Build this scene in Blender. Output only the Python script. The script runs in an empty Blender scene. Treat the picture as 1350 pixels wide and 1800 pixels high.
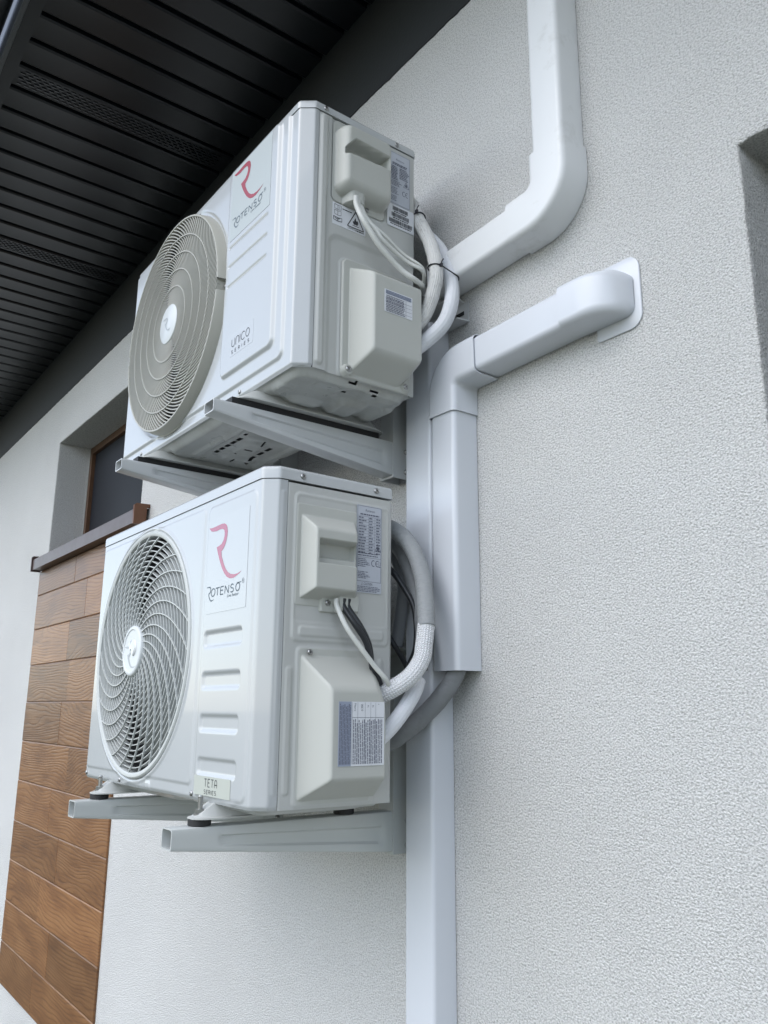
import bpy, bmesh, math, random
import numpy as np
from mathutils import Vector, Matrix
from mathutils import noise as mnoise
random.seed(7); rng = np.random.default_rng(7)
S = bpy.context.scene
C = S.collection
rad = math.radians

# ------------------------------------------------------------------ camera, world, sun, exposure
YAW, PITCH, ROLL, FPX = 0.925671381, 0.236478411, 0.0073098398, 1443.25348
cam = bpy.data.cameras.new('camera'); camo = bpy.data.objects.new('camera', cam); C.objects.link(camo)
fw = Vector((-math.sin(YAW)*math.cos(PITCH), math.cos(YAW)*math.cos(PITCH), math.sin(PITCH)))
rt = Vector((math.cos(YAW), math.sin(YAW), 0)); up = rt.cross(fw)
r2 = math.cos(ROLL)*rt + math.sin(ROLL)*up; u2 = -math.sin(ROLL)*rt + math.cos(ROLL)*up
camo.matrix_world = Matrix(((r2.x, u2.x, -fw.x, 0), (r2.y, u2.y, -fw.y, 0), (r2.z, u2.z, -fw.z, 0), (0, 0, 0, 1)))
cam.sensor_fit = 'VERTICAL'; cam.sensor_height = 36; cam.lens = FPX/1800*36
cam.clip_start = 0.05; cam.clip_end = 3000
S.camera = camo

world = bpy.data.worlds.new("World"); S.world = world; world.use_nodes = True
nt = world.node_tree
bg = nt.nodes['Background']
sky = nt.nodes.new('ShaderNodeTexSky'); sky.sky_type = 'NISHITA'; sky.sun_disc = False
SUN_DIR = Vector((0.02, -1.0, 1.05)).normalized()
sky.sun_elevation = math.asin(SUN_DIR.z); sky.sun_rotation = math.atan2(SUN_DIR.x, SUN_DIR.y)
sky.air_density = 1.0; sky.dust_density = 0.8; sky.ozone_density = 1.0
hs = nt.nodes.new('ShaderNodeHueSaturation'); hs.inputs['Saturation'].default_value = 0.64      # thin cloud
nt.links.new(sky.outputs[0], hs.inputs['Color']); nt.links.new(hs.outputs[0], bg.inputs[0]); bg.inputs[1].default_value = 0.14

sl = bpy.data.lights.new('sun', 'SUN'); so = bpy.data.objects.new('sun', sl); C.objects.link(so)
sl.energy = 0.75; sl.angle = rad(70); sl.color = (1.0, 0.985, 0.96)
so.rotation_euler = SUN_DIR.to_track_quat('Z', 'Y').to_euler()
so.location = SUN_DIR*20
S.view_settings.view_transform = 'Standard'; S.view_settings.look = 'None'
S.view_settings.exposure = 1.15; S.view_settings.gamma = 1.0
S.render.resolution_x = 768; S.render.resolution_y = 1024

# ------------------------------------------------------------------ materials
def newmat(name, col, rough=0.5, metal=0.0, spec=0.5, coat=0.0, coatr=0.1):
    m = bpy.data.materials.new(name); m.use_nodes = True
    b = m.node_tree.nodes['Principled BSDF']
    b.inputs['Base Color'].default_value = (*col, 1); b.inputs['Roughness'].default_value = rough
    b.inputs['Metallic'].default_value = metal; b.inputs['Specular IOR Level'].default_value = spec
    b.inputs['Coat Weight'].default_value = coat; b.inputs['Coat Roughness'].default_value = coatr
    return m
def nodes(m): return m.node_tree.nodes, m.node_tree.links, m.node_tree.nodes['Principled BSDF']
def noisy(m, scale=6.0, amt=0.06, bump=0.0, bscale=60.0, bdist=0.001, rvar=0.0, coords='Object', dirt=None):
    """slight colour drift, roughness drift and bump, all in object space (metres)"""
    N, L, b = nodes(m)
    tc = N.new('ShaderNodeTexCoord')
    col = b.inputs['Base Color'].default_value[:]
    n = N.new('ShaderNodeTexNoise'); n.inputs['Scale'].default_value = scale; n.inputs['Detail'].default_value = 6
    L.new(tc.outputs[coords], n.inputs['Vector'])
    mx = N.new('ShaderNodeMix'); mx.data_type = 'RGBA'
    mx.inputs['A'].default_value = tuple(c*(1-amt) for c in col[:3])+(1,)
    mx.inputs['B'].default_value = tuple(min(1, c*(1+amt)) for c in col[:3])+(1,)
    L.new(n.outputs['Fac'], mx.inputs['Factor'])
    out = mx.outputs['Result']
    if dirt:
        dn = N.new('ShaderNodeTexNoise'); dn.inputs['Scale'].default_value = dirt[0]; dn.inputs['Detail'].default_value = 8
        dn.inputs['Roughness'].default_value = 0.7
        L.new(tc.outputs[coords], dn.inputs['Vector'])
        cr = N.new('ShaderNodeValToRGB'); cr.color_ramp.elements[0].position = dirt[1]; cr.color_ramp.elements[1].position = dirt[2]
        L.new(dn.outputs['Fac'], cr.inputs['Fac'])
        ml = N.new('ShaderNodeMath'); ml.operation = 'MULTIPLY'; ml.inputs[1].default_value = dirt[3]
        L.new(cr.outputs['Color'], ml.inputs[0])
        m2 = N.new('ShaderNodeMix'); m2.data_type = 'RGBA'; m2.inputs['B'].default_value = (*dirt[4], 1)
        L.new(ml.outputs[0], m2.inputs['Factor']); L.new(out, m2.inputs['A']); out = m2.outputs['Result']
    L.new(out, b.inputs['Base Color'])
    if rvar:
        mr = N.new('ShaderNodeMapRange'); r0 = b.inputs['Roughness'].default_value
        mr.inputs['To Min'].default_value = max(0, r0-rvar); mr.inputs['To Max'].default_value = r0+rvar
        n3 = N.new('ShaderNodeTexNoise'); n3.inputs['Scale'].default_value = scale*2.3; n3.inputs['Detail'].default_value = 5
        L.new(tc.outputs[coords], n3.inputs['Vector']); L.new(n3.outputs['Fac'], mr.inputs['Value'])
        L.new(mr.outputs['Result'], b.inputs['Roughness'])
    if bump:
        n2 = N.new('ShaderNodeTexNoise'); n2.inputs['Scale'].default_value = bscale; n2.inputs['Detail'].default_value = 4
        L.new(tc.outputs[coords], n2.inputs['Vector'])
        bp = N.new('ShaderNodeBump'); bp.inputs['Strength'].default_value = bump; bp.inputs['Distance'].default_value = bdist
        L.new(n2.outputs['Fac'], bp.inputs['Height']); L.new(bp.outputs['Normal'], b.inputs['Normal'])
    return m

M = {}
M['steel'] = noisy(newmat('painted_steel', (.475, .495, .505), .24, spec=.5, coat=.65, coatr=.04), 3, .02, .10, 7, .004, .05)
M['steel_side'] = noisy(newmat('painted_steel_side', (.49, .50, .485), .34, spec=.5), 3, .02, .08, 9, .003, .05, dirt=(14, .62, .8, .12, (.3, .3, .27)))
M['steel_base'] = noisy(newmat('painted_steel_base', (.44, .455, .44), .30), 8, .05, .10, 14, .004, .08, dirt=(11, .48, .72, .45, (.22, .21, .18)))
M['plastic'] = noisy(newmat('cover_plastic', (.475, .485, .455), .5), 5, .02, .12, 900, .0003, .05, dirt=(16, .62, .8, .12, (.32, .30, .25)))
M['grille_beige'] = noisy(newmat('grille_beige', (.42, .415, .37), .42), 6, .03)
M['grille_white'] = noisy(newmat('grille_white', (.49, .51, .50), .4), 6, .03)
M['hub'] = newmat('hub_plastic', (.62, .65, .66), .35)
M['hub_glossy'] = newmat('hub_glossy', (.60, .62, .63), .10, coat=.6, coatr=.03)
M['pvc'] = noisy(newmat('white_pvc', (.63, .655, .70), .22, spec=.5), 3, .015, .06, 5, .004, .06, dirt=(11, .66, .82, .16, (.40, .38, .34)))
M['pvc_old'] = noisy(newmat('white_pvc_weathered', (.74, .755, .77), .34, spec=.5), 3, .02, .06, 5, .004, .06, dirt=(13, .56, .74, .40, (.42, .42, .39)))
M['bracket'] = noisy(newmat('bracket_paint', (.54, .555, .56), .34), 6, .03, .10, 12, .002, .08, dirt=(22, .62, .78, .35, (.30, .30, .28)))
M['bracket_low'] = noisy(newmat('bracket_paint_cream', (.53, .55, .54), .34), 6, .03, .10, 12, .002, .08, dirt=(22, .66, .8, .2, (.30, .30, .28)))
M['rubber'] = newmat('black_rubber', (.012, .012, .013), .6)
M['dark'] = newmat('dark_inside', (.012, .013, .014), .7)
M['coil'] = newmat('coil_fins', (.06, .062, .065), .5, .4)
M['fan'] = newmat('fan_plastic', (.045, .047, .05), .4)
M['zinc'] = noisy(newmat('zinc_screw', (.38, .38, .38), .3, 1.0), 200, .1)
M['ink'] = newmat('black_ink', (.025, .028, .035), .5)
M['ink_grey'] = newmat('grey_ink', (.13, .14, .19), .5)
M['ink_slate'] = newmat('slate_ink', (.07, .10, .125), .4)
M['ink_pale'] = newmat('pale_ink', (.42, .45, .47), .4)
M['red'] = newmat('crimson_ink', (.33, .025, .045), .35, coat=.3)
M['red_gloss'] = newmat('crimson_ink_glossy', (.36, .035, .09), .12, coat=1.0, coatr=.03)
M['paper'] = newmat('sticker_paper', (.70, .72, .76), .3)
M['paper_grey'] = newmat('sticker_grey', (.48, .51, .57), .3)
M['paper_blue'] = newmat('sticker_blue', (.30, .34, .44), .35)
M['film'] = newmat('sticker_film', (.46, .50, .50), .3)
M['film_gloss'] = newmat('sticker_film_gloss', (.485, .505, .515), .20, coat=.7, coatr=.03)
M['film_cream'] = newmat('sticker_film_cream', (.48, .505, .46), .3)
M['sleeve'] = newmat('white_insulation', (.72, .73, .75), .55)
M['tape'] = newmat('grey_wrap', (.36, .38, .40), .38)
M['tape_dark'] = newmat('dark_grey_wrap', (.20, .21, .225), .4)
M['cable_white'] = noisy(newmat('cable_white', (.62, .63, .61), .4), 20, .03)
M['cable_black'] = newmat('cable_black', (.018, .02, .024), .38)
M['tie'] = newmat('tie_black', (.012, .013, .02), .35)

# insulated pipe: longitudinal fine ribs, scuffs and cross wrinkles
def pipe_mat(name, col, ribs=26, bstr=.35, wr=70, dirt=.35, braid=False):
    m = newmat(name, col, .55); N, L, b = nodes(m)
    uv = N.new('ShaderNodeUVMap'); sx = N.new('ShaderNodeSeparateXYZ'); L.new(uv.outputs[0], sx.inputs[0])
    def math_(op, a, bb):
        n = N.new('ShaderNodeMath'); n.operation = op
        for i, v in enumerate((a, bb)):
            if v is None: continue
            if isinstance(v, (int, float)): n.inputs[i].default_value = v
            else: L.new(v, n.inputs[i])
        return n.outputs[0]
    s1 = math_('SINE', math_('MULTIPLY', sx.outputs[1], ribs*2*math.pi), None)
    if braid:
        s2 = math_('SINE', math_('ADD', math_('MULTIPLY', sx.outputs[0], 1500), math_('MULTIPLY', math_('ABSOLUTE', s1, None), 2.2)), None)
        h = math_('ADD', math_('ABSOLUTE', s1, None), math_('MULTIPLY', s2, .6))
    else:
        h = math_('MULTIPLY', s1, .3)
    n = N.new('ShaderNodeTexNoise'); n.inputs['Scale'].default_value = wr; n.inputs['Detail'].default_value = 5
    mp = N.new('ShaderNodeMapping'); mp.inputs['Scale'].default_value = (3.0, .12, 1)
    L.new(uv.outputs[0], mp.inputs[0]); L.new(mp.outputs[0], n.inputs['Vector'])
    h = math_('ADD', h, math_('MULTIPLY', n.outputs['Fac'], 1.6 if not braid else .5))
    bp = N.new('ShaderNodeBump'); bp.inputs['Strength'].default_value = bstr; bp.inputs['Distance'].default_value = .0012
    L.new(h, bp.inputs['Height']); L.new(bp.outputs[0], b.inputs['Normal'])
    tc = N.new('ShaderNodeTexCoord'); dn = N.new('ShaderNodeTexNoise'); dn.inputs['Scale'].default_value = 55; dn.inputs['Detail'].default_value = 8; dn.inputs['Roughness'].default_value = .75
    L.new(tc.outputs['Object'], dn.inputs['Vector'])
    cr = N.new('ShaderNodeValToRGB'); cr.color_ramp.elements[0].position = .55; cr.color_ramp.elements[1].position = .72
    cr.color_ramp.elements[0].color = (*col, 1); cr.color_ramp.elements[1].color = tuple(c*(1-dirt) for c in col)+(1,)
    L.new(dn.outputs['Fac'], cr.inputs[0]); L.new(cr.outputs[0], b.inputs['Base Color'])
    return m
M['pipe'] = pipe_mat('pipe_insulation', (.66, .66, .65), 22, .9, 60, .38)
M['pipe_smooth'] = pipe_mat('pipe_insulation_clean', (.70, .72, .76), 14, .4, 40, .15)
M['pipe_grey'] = pipe_mat('pipe_grey_wrap', (.29, .305, .315), 3, .9, 90, .15)
M['pipe_grey_dark'] = pipe_mat('pipe_grey_wrap_shiny', (.21, .22, .23), 3, .8, 60, .15)
M['braid'] = pipe_mat('pipe_braided', (.78, .79, .82), 9, .9, 60, .1, True)

# stucco
def stucco(name, col, dark=.30, bs=1.0):
    m = newmat(name, col, .85, spec=.2); N, L, b = nodes(m)
    tc = N.new('ShaderNodeTexCoord')
    vo = N.new('ShaderNodeTexNoise'); vo.inputs['Scale'].default_value = 320; vo.inputs['Detail'].default_value = 4; vo.inputs['Roughness'].default_value = .55
    L.new(tc.outputs['Object'], vo.inputs['Vector'])
    n2 = N.new('ShaderNodeTexNoise'); n2.inputs['Scale'].default_value = 75; n2.inputs['Detail'].default_value = 4
    L.new(tc.outputs['Object'], n2.inputs['Vector'])
    add = N.new('ShaderNodeMath'); add.operation = 'MULTIPLY_ADD'; add.inputs[1].default_value = .35
    L.new(n2.outputs['Fac'], add.inputs[0]); L.new(vo.outputs['Fac'], add.inputs[2])
    bp = N.new('ShaderNodeBump'); bp.inputs['Strength'].default_value = bs; bp.inputs['Distance'].default_value = .0060
    L.new(add.outputs[0], bp.inputs['Height']); L.new(bp.outputs[0], b.inputs['Normal'])
    # mineral grains of two tones, the dark one also painting shade in pits
    g = N.new('ShaderNodeTexNoise'); g.inputs['Scale'].default_value = 300; g.inputs['Detail'].default_value = 2.5
    L.new(tc.outputs['Object'], g.inputs['Vector'])
    cr = N.new('ShaderNodeValToRGB'); cr.color_ramp.elements[0].position = .34; cr.color_ramp.elements[1].position = .55
    cr.color_ramp.elements[0].color = tuple(c*(1-dark) for c in col)+(1,); cr.color_ramp.elements[1].color = (*col, 1)
    L.new(g.outputs['Fac'], cr.inputs[0])
    n3 = N.new('ShaderNodeTexNoise'); n3.inputs['Scale'].default_value = 1.7; n3.inputs['Detail'].default_value = 5
    L.new(tc.outputs['Object'], n3.inputs['Vector'])
    mr = N.new('ShaderNodeMapRange'); mr.inputs['From Min'].default_value = .3; mr.inputs['From Max'].default_value = .7
    mr.inputs['To Min'].default_value = .94; mr.inputs['To Max'].default_value = 1.03
    L.new(n3.outputs['Fac'], mr.inputs[0])
    vm = N.new('ShaderNodeVectorMath'); vm.operation = 'SCALE'
    L.new(cr.outputs[0], vm.inputs[0]); L.new(mr.outputs[0], vm.inputs['Scale'])
    L.new(vm.outputs[0], b.inputs['Base Color'])
    return m
M['stucco'] = stucco('grey_stucco', (.735, .735, .725), .34)
M['frieze'] = noisy(newmat('anthracite_frieze', (.016, .019, .021), .6), 4, .08, .3, 160, .002)
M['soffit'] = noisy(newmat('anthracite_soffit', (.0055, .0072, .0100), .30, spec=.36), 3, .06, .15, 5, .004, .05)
M['fascia'] = noisy(newmat('anthracite_fascia', (.05, .056, .062), .35), 3, .06, .05, 5, .003)
M['frame'] = noisy(newmat('brown_frame', (.12, .062, .034), .38), 12, .15, .05, 40, .001)
M['sill'] = noisy(newmat('brown_sill', (.085, .055, .05), .34), 12, .10, .05, 20, .001, .06)
M['sill_end'] = noisy(newmat('brown_sill_end', (.14, .06, .03), .4), 12, .1)
M['glass'] = noisy(newmat('insect_screened_glass', (.022, .024, .030), .5, spec=.12), 2.5, .3)
M['blind'] = newmat('window_curtain', (.03, .032, .036), .8)
M['ground'] = noisy(newmat('grass_and_gravel', (.10, .11, .08), .9), .8, .2, .3, 40, .004)

def wood():
    m = newmat('wood_tiles', (.25, .12, .06), .38, spec=.4, coat=.12, coatr=.2); N, L, b = nodes(m)
    tc = N.new('ShaderNodeTexCoord'); at = N.new('ShaderNodeAttribute'); at.attribute_name = 'tile'
    sc = N.new('ShaderNodeVectorMath'); sc.operation = 'SCALE'; sc.inputs['Scale'].default_value = 7.3
    L.new(at.outputs['Color'], sc.inputs[0])
    mp = N.new('ShaderNodeMapping'); mp.inputs['Scale'].default_value = (1.5, 1, 4.5)
    L.new(tc.outputs['Object'], mp.inputs[0])
    ad = N.new('ShaderNodeVectorMath'); ad.operation = 'ADD'; L.new(mp.outputs[0], ad.inputs[0]); L.new(sc.outputs[0], ad.inputs[1])
    n = N.new('ShaderNodeTexNoise'); n.inputs['Scale'].default_value = 1.0; n.inputs['Detail'].default_value = 1.5; n.inputs['Distortion'].default_value = .25
    L.new(ad.outputs[0], n.inputs['Vector'])
    mu0 = N.new('ShaderNodeMath'); mu0.operation = 'MULTIPLY'; mu0.inputs[1].default_value = 46
    L.new(n.outputs['Fac'], mu0.inputs[0])
    sz_ = N.new('ShaderNodeSeparateXYZ'); L.new(tc.outputs['Object'], sz_.inputs[0])
    mu = N.new('ShaderNodeMath'); mu.operation = 'MULTIPLY_ADD'; mu.inputs[1].default_value = 210
    L.new(sz_.outputs[2], mu.inputs[0]); L.new(mu0.outputs[0], mu.inputs[2])
    si = N.new('ShaderNodeMath'); si.operation = 'SINE'; L.new(mu.outputs[0], si.inputs[0])
    # fine streaks
    mp2 = N.new('ShaderNodeMapping'); mp2.inputs['Scale'].default_value = (6, 1, 150); L.new(tc.outputs['Object'], mp2.inputs[0])
    n2 = N.new('ShaderNodeTexNoise'); n2.inputs['Scale'].default_value = 1; n2.inputs['Detail'].default_value = 5; L.new(mp2.outputs[0], n2.inputs['Vector'])
    # thin dark annual lines that fade in and out
    ab = N.new('ShaderNodeMath'); ab.operation = 'ABSOLUTE'; L.new(si.outputs[0], ab.inputs[0])
    pw = N.new('ShaderNodeMath'); pw.operation = 'POWER'; pw.inputs[1].default_value = .45; L.new(ab.outputs[0], pw.inputs[0])
    n4 = N.new('ShaderNodeTexNoise'); n4.inputs['Scale'].default_value = 3.2; n4.inputs['Detail'].default_value = 2; L.new(ad.outputs[0], n4.inputs['Vector'])
    m4 = N.new('ShaderNodeMapRange'); m4.inputs['From Min'].default_value = .35; m4.inputs['From Max'].default_value = .65; m4.inputs['To Min'].default_value = .28; m4.inputs['To Max'].default_value = .85
    L.new(n4.outputs['Fac'], m4.inputs[0])
    hh = N.new('ShaderNodeMath'); hh.operation = 'MULTIPLY_ADD'; L.new(pw.outputs[0], hh.inputs[0]); L.new(m4.outputs[0], hh.inputs[1]); L.new(n2.outputs['Fac'], hh.inputs[2])
    mr = N.new('ShaderNodeMapRange'); mr.inputs['From Min'].default_value = .35; mr.inputs['From Max'].default_value = 1.25
    L.new(hh.outputs[0], mr.inputs[0])
    cr = N.new('ShaderNodeValToRGB'); e = cr.color_ramp.elements
    e[0].position = 0; e[0].color = (.095, .040, .017, 1); e[1].position = 1; e[1].color = (.29, .140, .056, 1)
    x = e.new(.25); x.color = (.165, .072, .030, 1)
    x = e.new(.6); x.color = (.235, .106, .040, 1)
    L.new(mr.outputs[0], cr.inputs[0])
    tint = N.new('ShaderNodeMapRange'); tint.inputs['To Min'].default_value = .60; tint.inputs['To Max'].default_value = 1.05
    sp = N.new('ShaderNodeSeparateColor'); L.new(at.outputs['Color'], sp.inputs[0]); L.new(sp.outputs[1], tint.inputs[0])
    vm = N.new('ShaderNodeVectorMath'); vm.operation = 'SCALE'; L.new(cr.outputs[0], vm.inputs[0]); L.new(tint.outputs[0], vm.inputs['Scale'])
    L.new(vm.outputs[0], b.inputs['Base Color'])
    bp = N.new('ShaderNodeBump'); bp.inputs['Strength'].default_value = .4; bp.inputs['Distance'].default_value = .0022
    L.new(hh.outputs[0], bp.inputs['Height']); L.new(bp.outputs[0], b.inputs['Normal'])
    return m
M['wood'] = wood()

# ------------------------------------------------------------------ helpers
def link(name, me, mat, parent=None):
    o = bpy.data.objects.new(name, me); C.objects.link(o)
    if mat is not None and not me.materials: me.materials.append(mat)
    if parent is not None: o.parent = parent
    return o
def meshobj(name, verts, faces, mat, parent=None, smooth=False):
    me = bpy.data.meshes.new(name); me.from_pydata([tuple(v) for v in verts], [], faces); me.update()
    if smooth:
        me.polygons.foreach_set('use_smooth', [True]*len(me.polygons))
        if smooth != 'all':
            try: me.set_sharp_from_angle(angle=rad(smooth if not isinstance(smooth, bool) else 35))
            except Exception: pass
    return link(name, me, mat, parent)
def thing(name, label, cat, loc=(0, 0, 0), group=None):
    o = bpy.data.objects.new(name, None); C.objects.link(o); o.empty_display_size = .05
    o['label'] = label; o['category'] = cat
    if group: o['group'] = group
    return o
def tag(o, label, cat, group=None):
    o['label'] = label; o['category'] = cat
    if group: o['group'] = group
    return o
class MB:
    def __init__(s): s.v = []; s.f = []
    def add(s, vs, fs):
        n = len(s.v); s.v += [tuple(v) for v in vs]; s.f += [tuple(i+n for i in f) for f in fs]
    def box(s, a, b):
        (x0, y0, z0), (x1, y1, z1) = a, b
        s.add([(x0, y0, z0), (x1, y0, z0), (x1, y1, z0), (x0, y1, z0), (x0, y0, z1), (x1, y0, z1), (x1, y1, z1), (x0, y1, z1)],
              [(0, 3, 2, 1), (4, 5, 6, 7), (0, 1, 5, 4), (1, 2, 6, 5), (2, 3, 7, 6), (3, 0, 4, 7)])
    def obj(s, name, mat, parent=None, smooth=False, bevel=0):
        if bevel:
            bm = bmesh.new(); vs = [bm.verts.new(v) for v in s.v]
            for f in s.f: bm.faces.new([vs[i] for i in f])
            bmesh.ops.bevel(bm, geom=[e for e in bm.edges if len(e.link_faces) == 2 and e.calc_face_angle(0) > .5], offset=bevel, segments=3, profile=.5, affect='EDGES')
            bmesh.ops.recalc_face_normals(bm, faces=bm.faces)
            me = bpy.data.meshes.new(name); bm.to_mesh(me); bm.free()
            me.polygons.foreach_set('use_smooth', [True]*len(me.polygons))
            me.set_sharp_from_angle(angle=rad(50))
            return link(name, me, mat, parent)
        return meshobj(name, s.v, s.f, mat, parent, smooth)

def sstep(x): x = np.clip(x, 0, 1); return x*x*(3-2*x)
def rr(u, v, u0, u1, v0, v1, r=.01):
    """signed distance to a rounded rectangle, negative inside"""
    qx = np.abs(u-(u0+u1)/2)-(u1-u0)/2+r; qz = np.abs(v-(v0+v1)/2)-(v1-v0)/2+r
    return np.hypot(np.maximum(qx, 0), np.maximum(qz, 0))+np.minimum(np.maximum(qx, qz), 0)-r
def emb(d, w=.005): return sstep(.5-d/w)
def grid_mesh(name, P, keep, mat, parent, smooth='all'):
    """P: (n,m,3) array, keep: (n-1,m-1) bool"""
    n, m = P.shape[:2]
    idx = np.arange(n*m).reshape(n, m)
    q = np.stack([idx[:-1, :-1], idx[1:, :-1], idx[1:, 1:], idx[:-1, 1:]], -1)[keep]
    used, inv = np.unique(q.ravel(), return_inverse=True)
    V = P.reshape(-1, 3)[used]; q = inv.reshape(-1, 4)
    me = bpy.data.meshes.new(name)
    me.vertices.add(len(V)); me.vertices.foreach_set('co', V.astype(np.float32).ravel())
    me.loops.add(q.size); me.loops.foreach_set('vertex_index', q.astype(np.int32).ravel())
    me.polygons.add(len(q)); me.polygons.foreach_set('loop_start', np.arange(0, q.size, 4, dtype=np.int32))
    me.polygons.foreach_set('loop_total', np.full(len(q), 4, dtype=np.int32))
    me.polygons.foreach_set('use_smooth', np.ones(len(q), dtype=bool))
    me.update(calc_edges=True); me.validate()
    return link(name, me, mat, parent)
def fillet_path(pts, radii, ds):
    """2D polyline with filleted corners, resampled at ds"""
    out = [np.array(pts[0], float)]
    for i in range(1, len(pts)-1):
        p, a, b = np.array(pts[i], float), np.array(pts[i-1], float), np.array(pts[i+1], float)
        d1 = (a-p)/np.linalg.norm(a-p); d2 = (b-p)/np.linalg.norm(b-p)
        ang = math.acos(np.clip(d1@d2, -1, 1)); r = radii[i]
        if r <= 0 or ang > math.pi-.01: out.append(p); continue
        t = r/math.tan(ang/2); s, e = p+d1*t, p+d2*t
        bis = (d1+d2)/np.linalg.norm(d1+d2); c = p+bis*r/math.sin(ang/2)
        a0 = math.atan2(*(s-c)[::-1]); a1 = math.atan2(*(e-c)[::-1]); da = (a1-a0+math.pi) % (2*math.pi)-math.pi
        k = max(3, int(abs(da)*r/ds)+2)
        out += [c+r*np.array([math.cos(a0+da*j/k), math.sin(a0+da*j/k)]) for j in range(k+1)]
    out.append(np.array(pts[-1], float))
    res = [out[0]]
    for a, b in zip(out[:-1], out[1:]):
        L = np.linalg.norm(b-a); k = max(1, int(round(L/ds)))
        if L < 1e-7: continue
        res += [a+(b-a)*j/k for j in range(1, k+1)]
    return np.array(res)
def path_normals(p, closed=False):
    if closed: t = np.roll(p, -1, 0)-np.roll(p, 1, 0)
    else: t = np.gradient(p, axis=0)
    t /= np.linalg.norm(t, axis=1)[:, None]+1e-12
    return np.stack([t[:, 1], -t[:, 0]], 1)      # right-hand side of travel
def catmull(pts, n=12):
    P = [np.array(p, float) for p in pts]; P = [2*P[0]-P[1]]+P+[2*P[-1]-P[-2]]; out = []
    for i in range(1, len(P)-2):
        a, b, c, d = P[i-1:i+3]
        for j in range(n):
            t = j/n
            out.append(.5*((2*b)+(-a+c)*t+(2*a-5*b+4*c-d)*t*t+(-a+3*b-3*c+d)*t**3))
    out.append(P[-2]); return np.array(out)
def tube(name, pts, r, mat, parent=None, n=12, seg=20, flat=None, caps=True, wob=0.0, curve=True):
    p = catmull(pts, n) if curve else np.array(pts, float)
    t = np.gradient(p, axis=0); t /= np.linalg.norm(t, axis=1)[:, None]
    nrm = np.cross(t[0], [0.3, 0.2, 1.0]); nrm /= np.linalg.norm(nrm)
    V = []; s = np.concatenate([[0], np.cumsum(np.linalg.norm(np.diff(p, axis=0), axis=1))])
    for i in range(len(p)):
        nrm = nrm-t[i]*(nrm@t[i]); nrm /= np.linalg.norm(nrm); bn = np.cross(t[i], nrm)
        rr_ = r[min(i*len(r)//len(p), len(r)-1)] if isinstance(r, (list, tuple)) else r
        if wob: rr_ *= 1+wob*math.sin(s[i]*160)+wob*math.sin(s[i]*73+1)
        for k in range(seg):
            a = 2*math.pi*k/seg; V.append(p[i]+rr_*(math.cos(a)*nrm+math.sin(a)*bn))
    F = [(i*seg+k, i*seg+(k+1) % seg, (i+1)*seg+(k+1) % seg, (i+1)*seg+k) for i in range(len(p)-1) for k in range(seg)]
    nb = len(F)
    if caps: F += [tuple(reversed(range(seg))), tuple((len(p)-1)*seg+k for k in range(seg))]
    me = bpy.data.meshes.new(name); me.from_pydata([tuple(v) for v in V], [], F)
    uv = me.uv_layers.new(name='UVMap'); UV = []
    for i in range(len(p)-1):
        for k in range(seg): UV += [(s[i], k/seg), (s[i], (k+1)/seg), (s[i+1], (k+1)/seg), (s[i+1], k/seg)]
    UV += [(0, 0)]*(len(me.loops)-len(UV)); uv.data.foreach_set('uv', np.array(UV, dtype=np.float32).ravel())
    me.polygons.foreach_set('use_smooth', [True]*nb+[False]*(len(F)-nb))
    me.update()
    o = link(name, me, mat, parent); return o

# --- mappings onto the unit faces: u to the viewer's right, v up, off = how far proud
def MF(Y): return lambda u, v, off=0: (u, Y-off, v)
def MS(X): return lambda u, v, off=0: (X+off, u, v)
def rect(mb, mp, u0, u1, v0, v1, off, skew=0):
    mb.add([mp(u0, v0, off), mp(u1, v0, off), mp(u1, v1, off), mp(u0, v1, off)], [(0, 1, 2, 3)])
def sticker(mp, u0, u1, v0, v1, off, mat, parent, name='sticker', r=.003):
    path = []
    for cx, cz, a0 in ((u1-r, v0+r, -90), (u1-r, v1-r, 0), (u0+r, v1-r, 90), (u0+r, v0+r, 180)):
        for k in range(6):
            a = rad(a0+18*k); path.append((cx+r*math.cos(a), cz+r*math.sin(a)))
    n = len(path)
    V = [mp(a, b, off-.0003) for a, b in path]+[mp(a, b, off) for a, b in path]
    F = [tuple(n+i for i in range(n))]+[(i, (i+1) % n, n+(i+1) % n, n+i) for i in range(n)]
    return meshobj(name, V, F, mat, parent)
def stroke(mb, mp, pts, w, off, closed=False):
    p = np.array(pts, float)
    if closed: p = np.vstack([p, p[:1]])
    t = np.gradient(p, axis=0)
    if closed: t[0] = t[-1] = p[1]-p[-2]
    t /= np.linalg.norm(t, axis=1)[:, None]+1e-9; nn = np.stack([-t[:, 1], t[:, 0]], 1)
    if isinstance(w, (int, float)): w = [w]*len(p)
    V = []
    for i in range(len(p)):
        V += [mp(*(p[i]+nn[i]*w[i]/2), off), mp(*(p[i]-nn[i]*w[i]/2), off)]
    mb.add(V, [(2*i, 2*i+1, 2*i+3, 2*i+2) for i in range(len(p)-1)])
def arc(cx, cy, rx, ry, a0, a1, n=14): return [(cx+rx*math.cos(rad(a0+(a1-a0)*i/n)), cy+ry*math.sin(rad(a0+(a1-a0)*i/n))) for i in range(n+1)]
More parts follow.
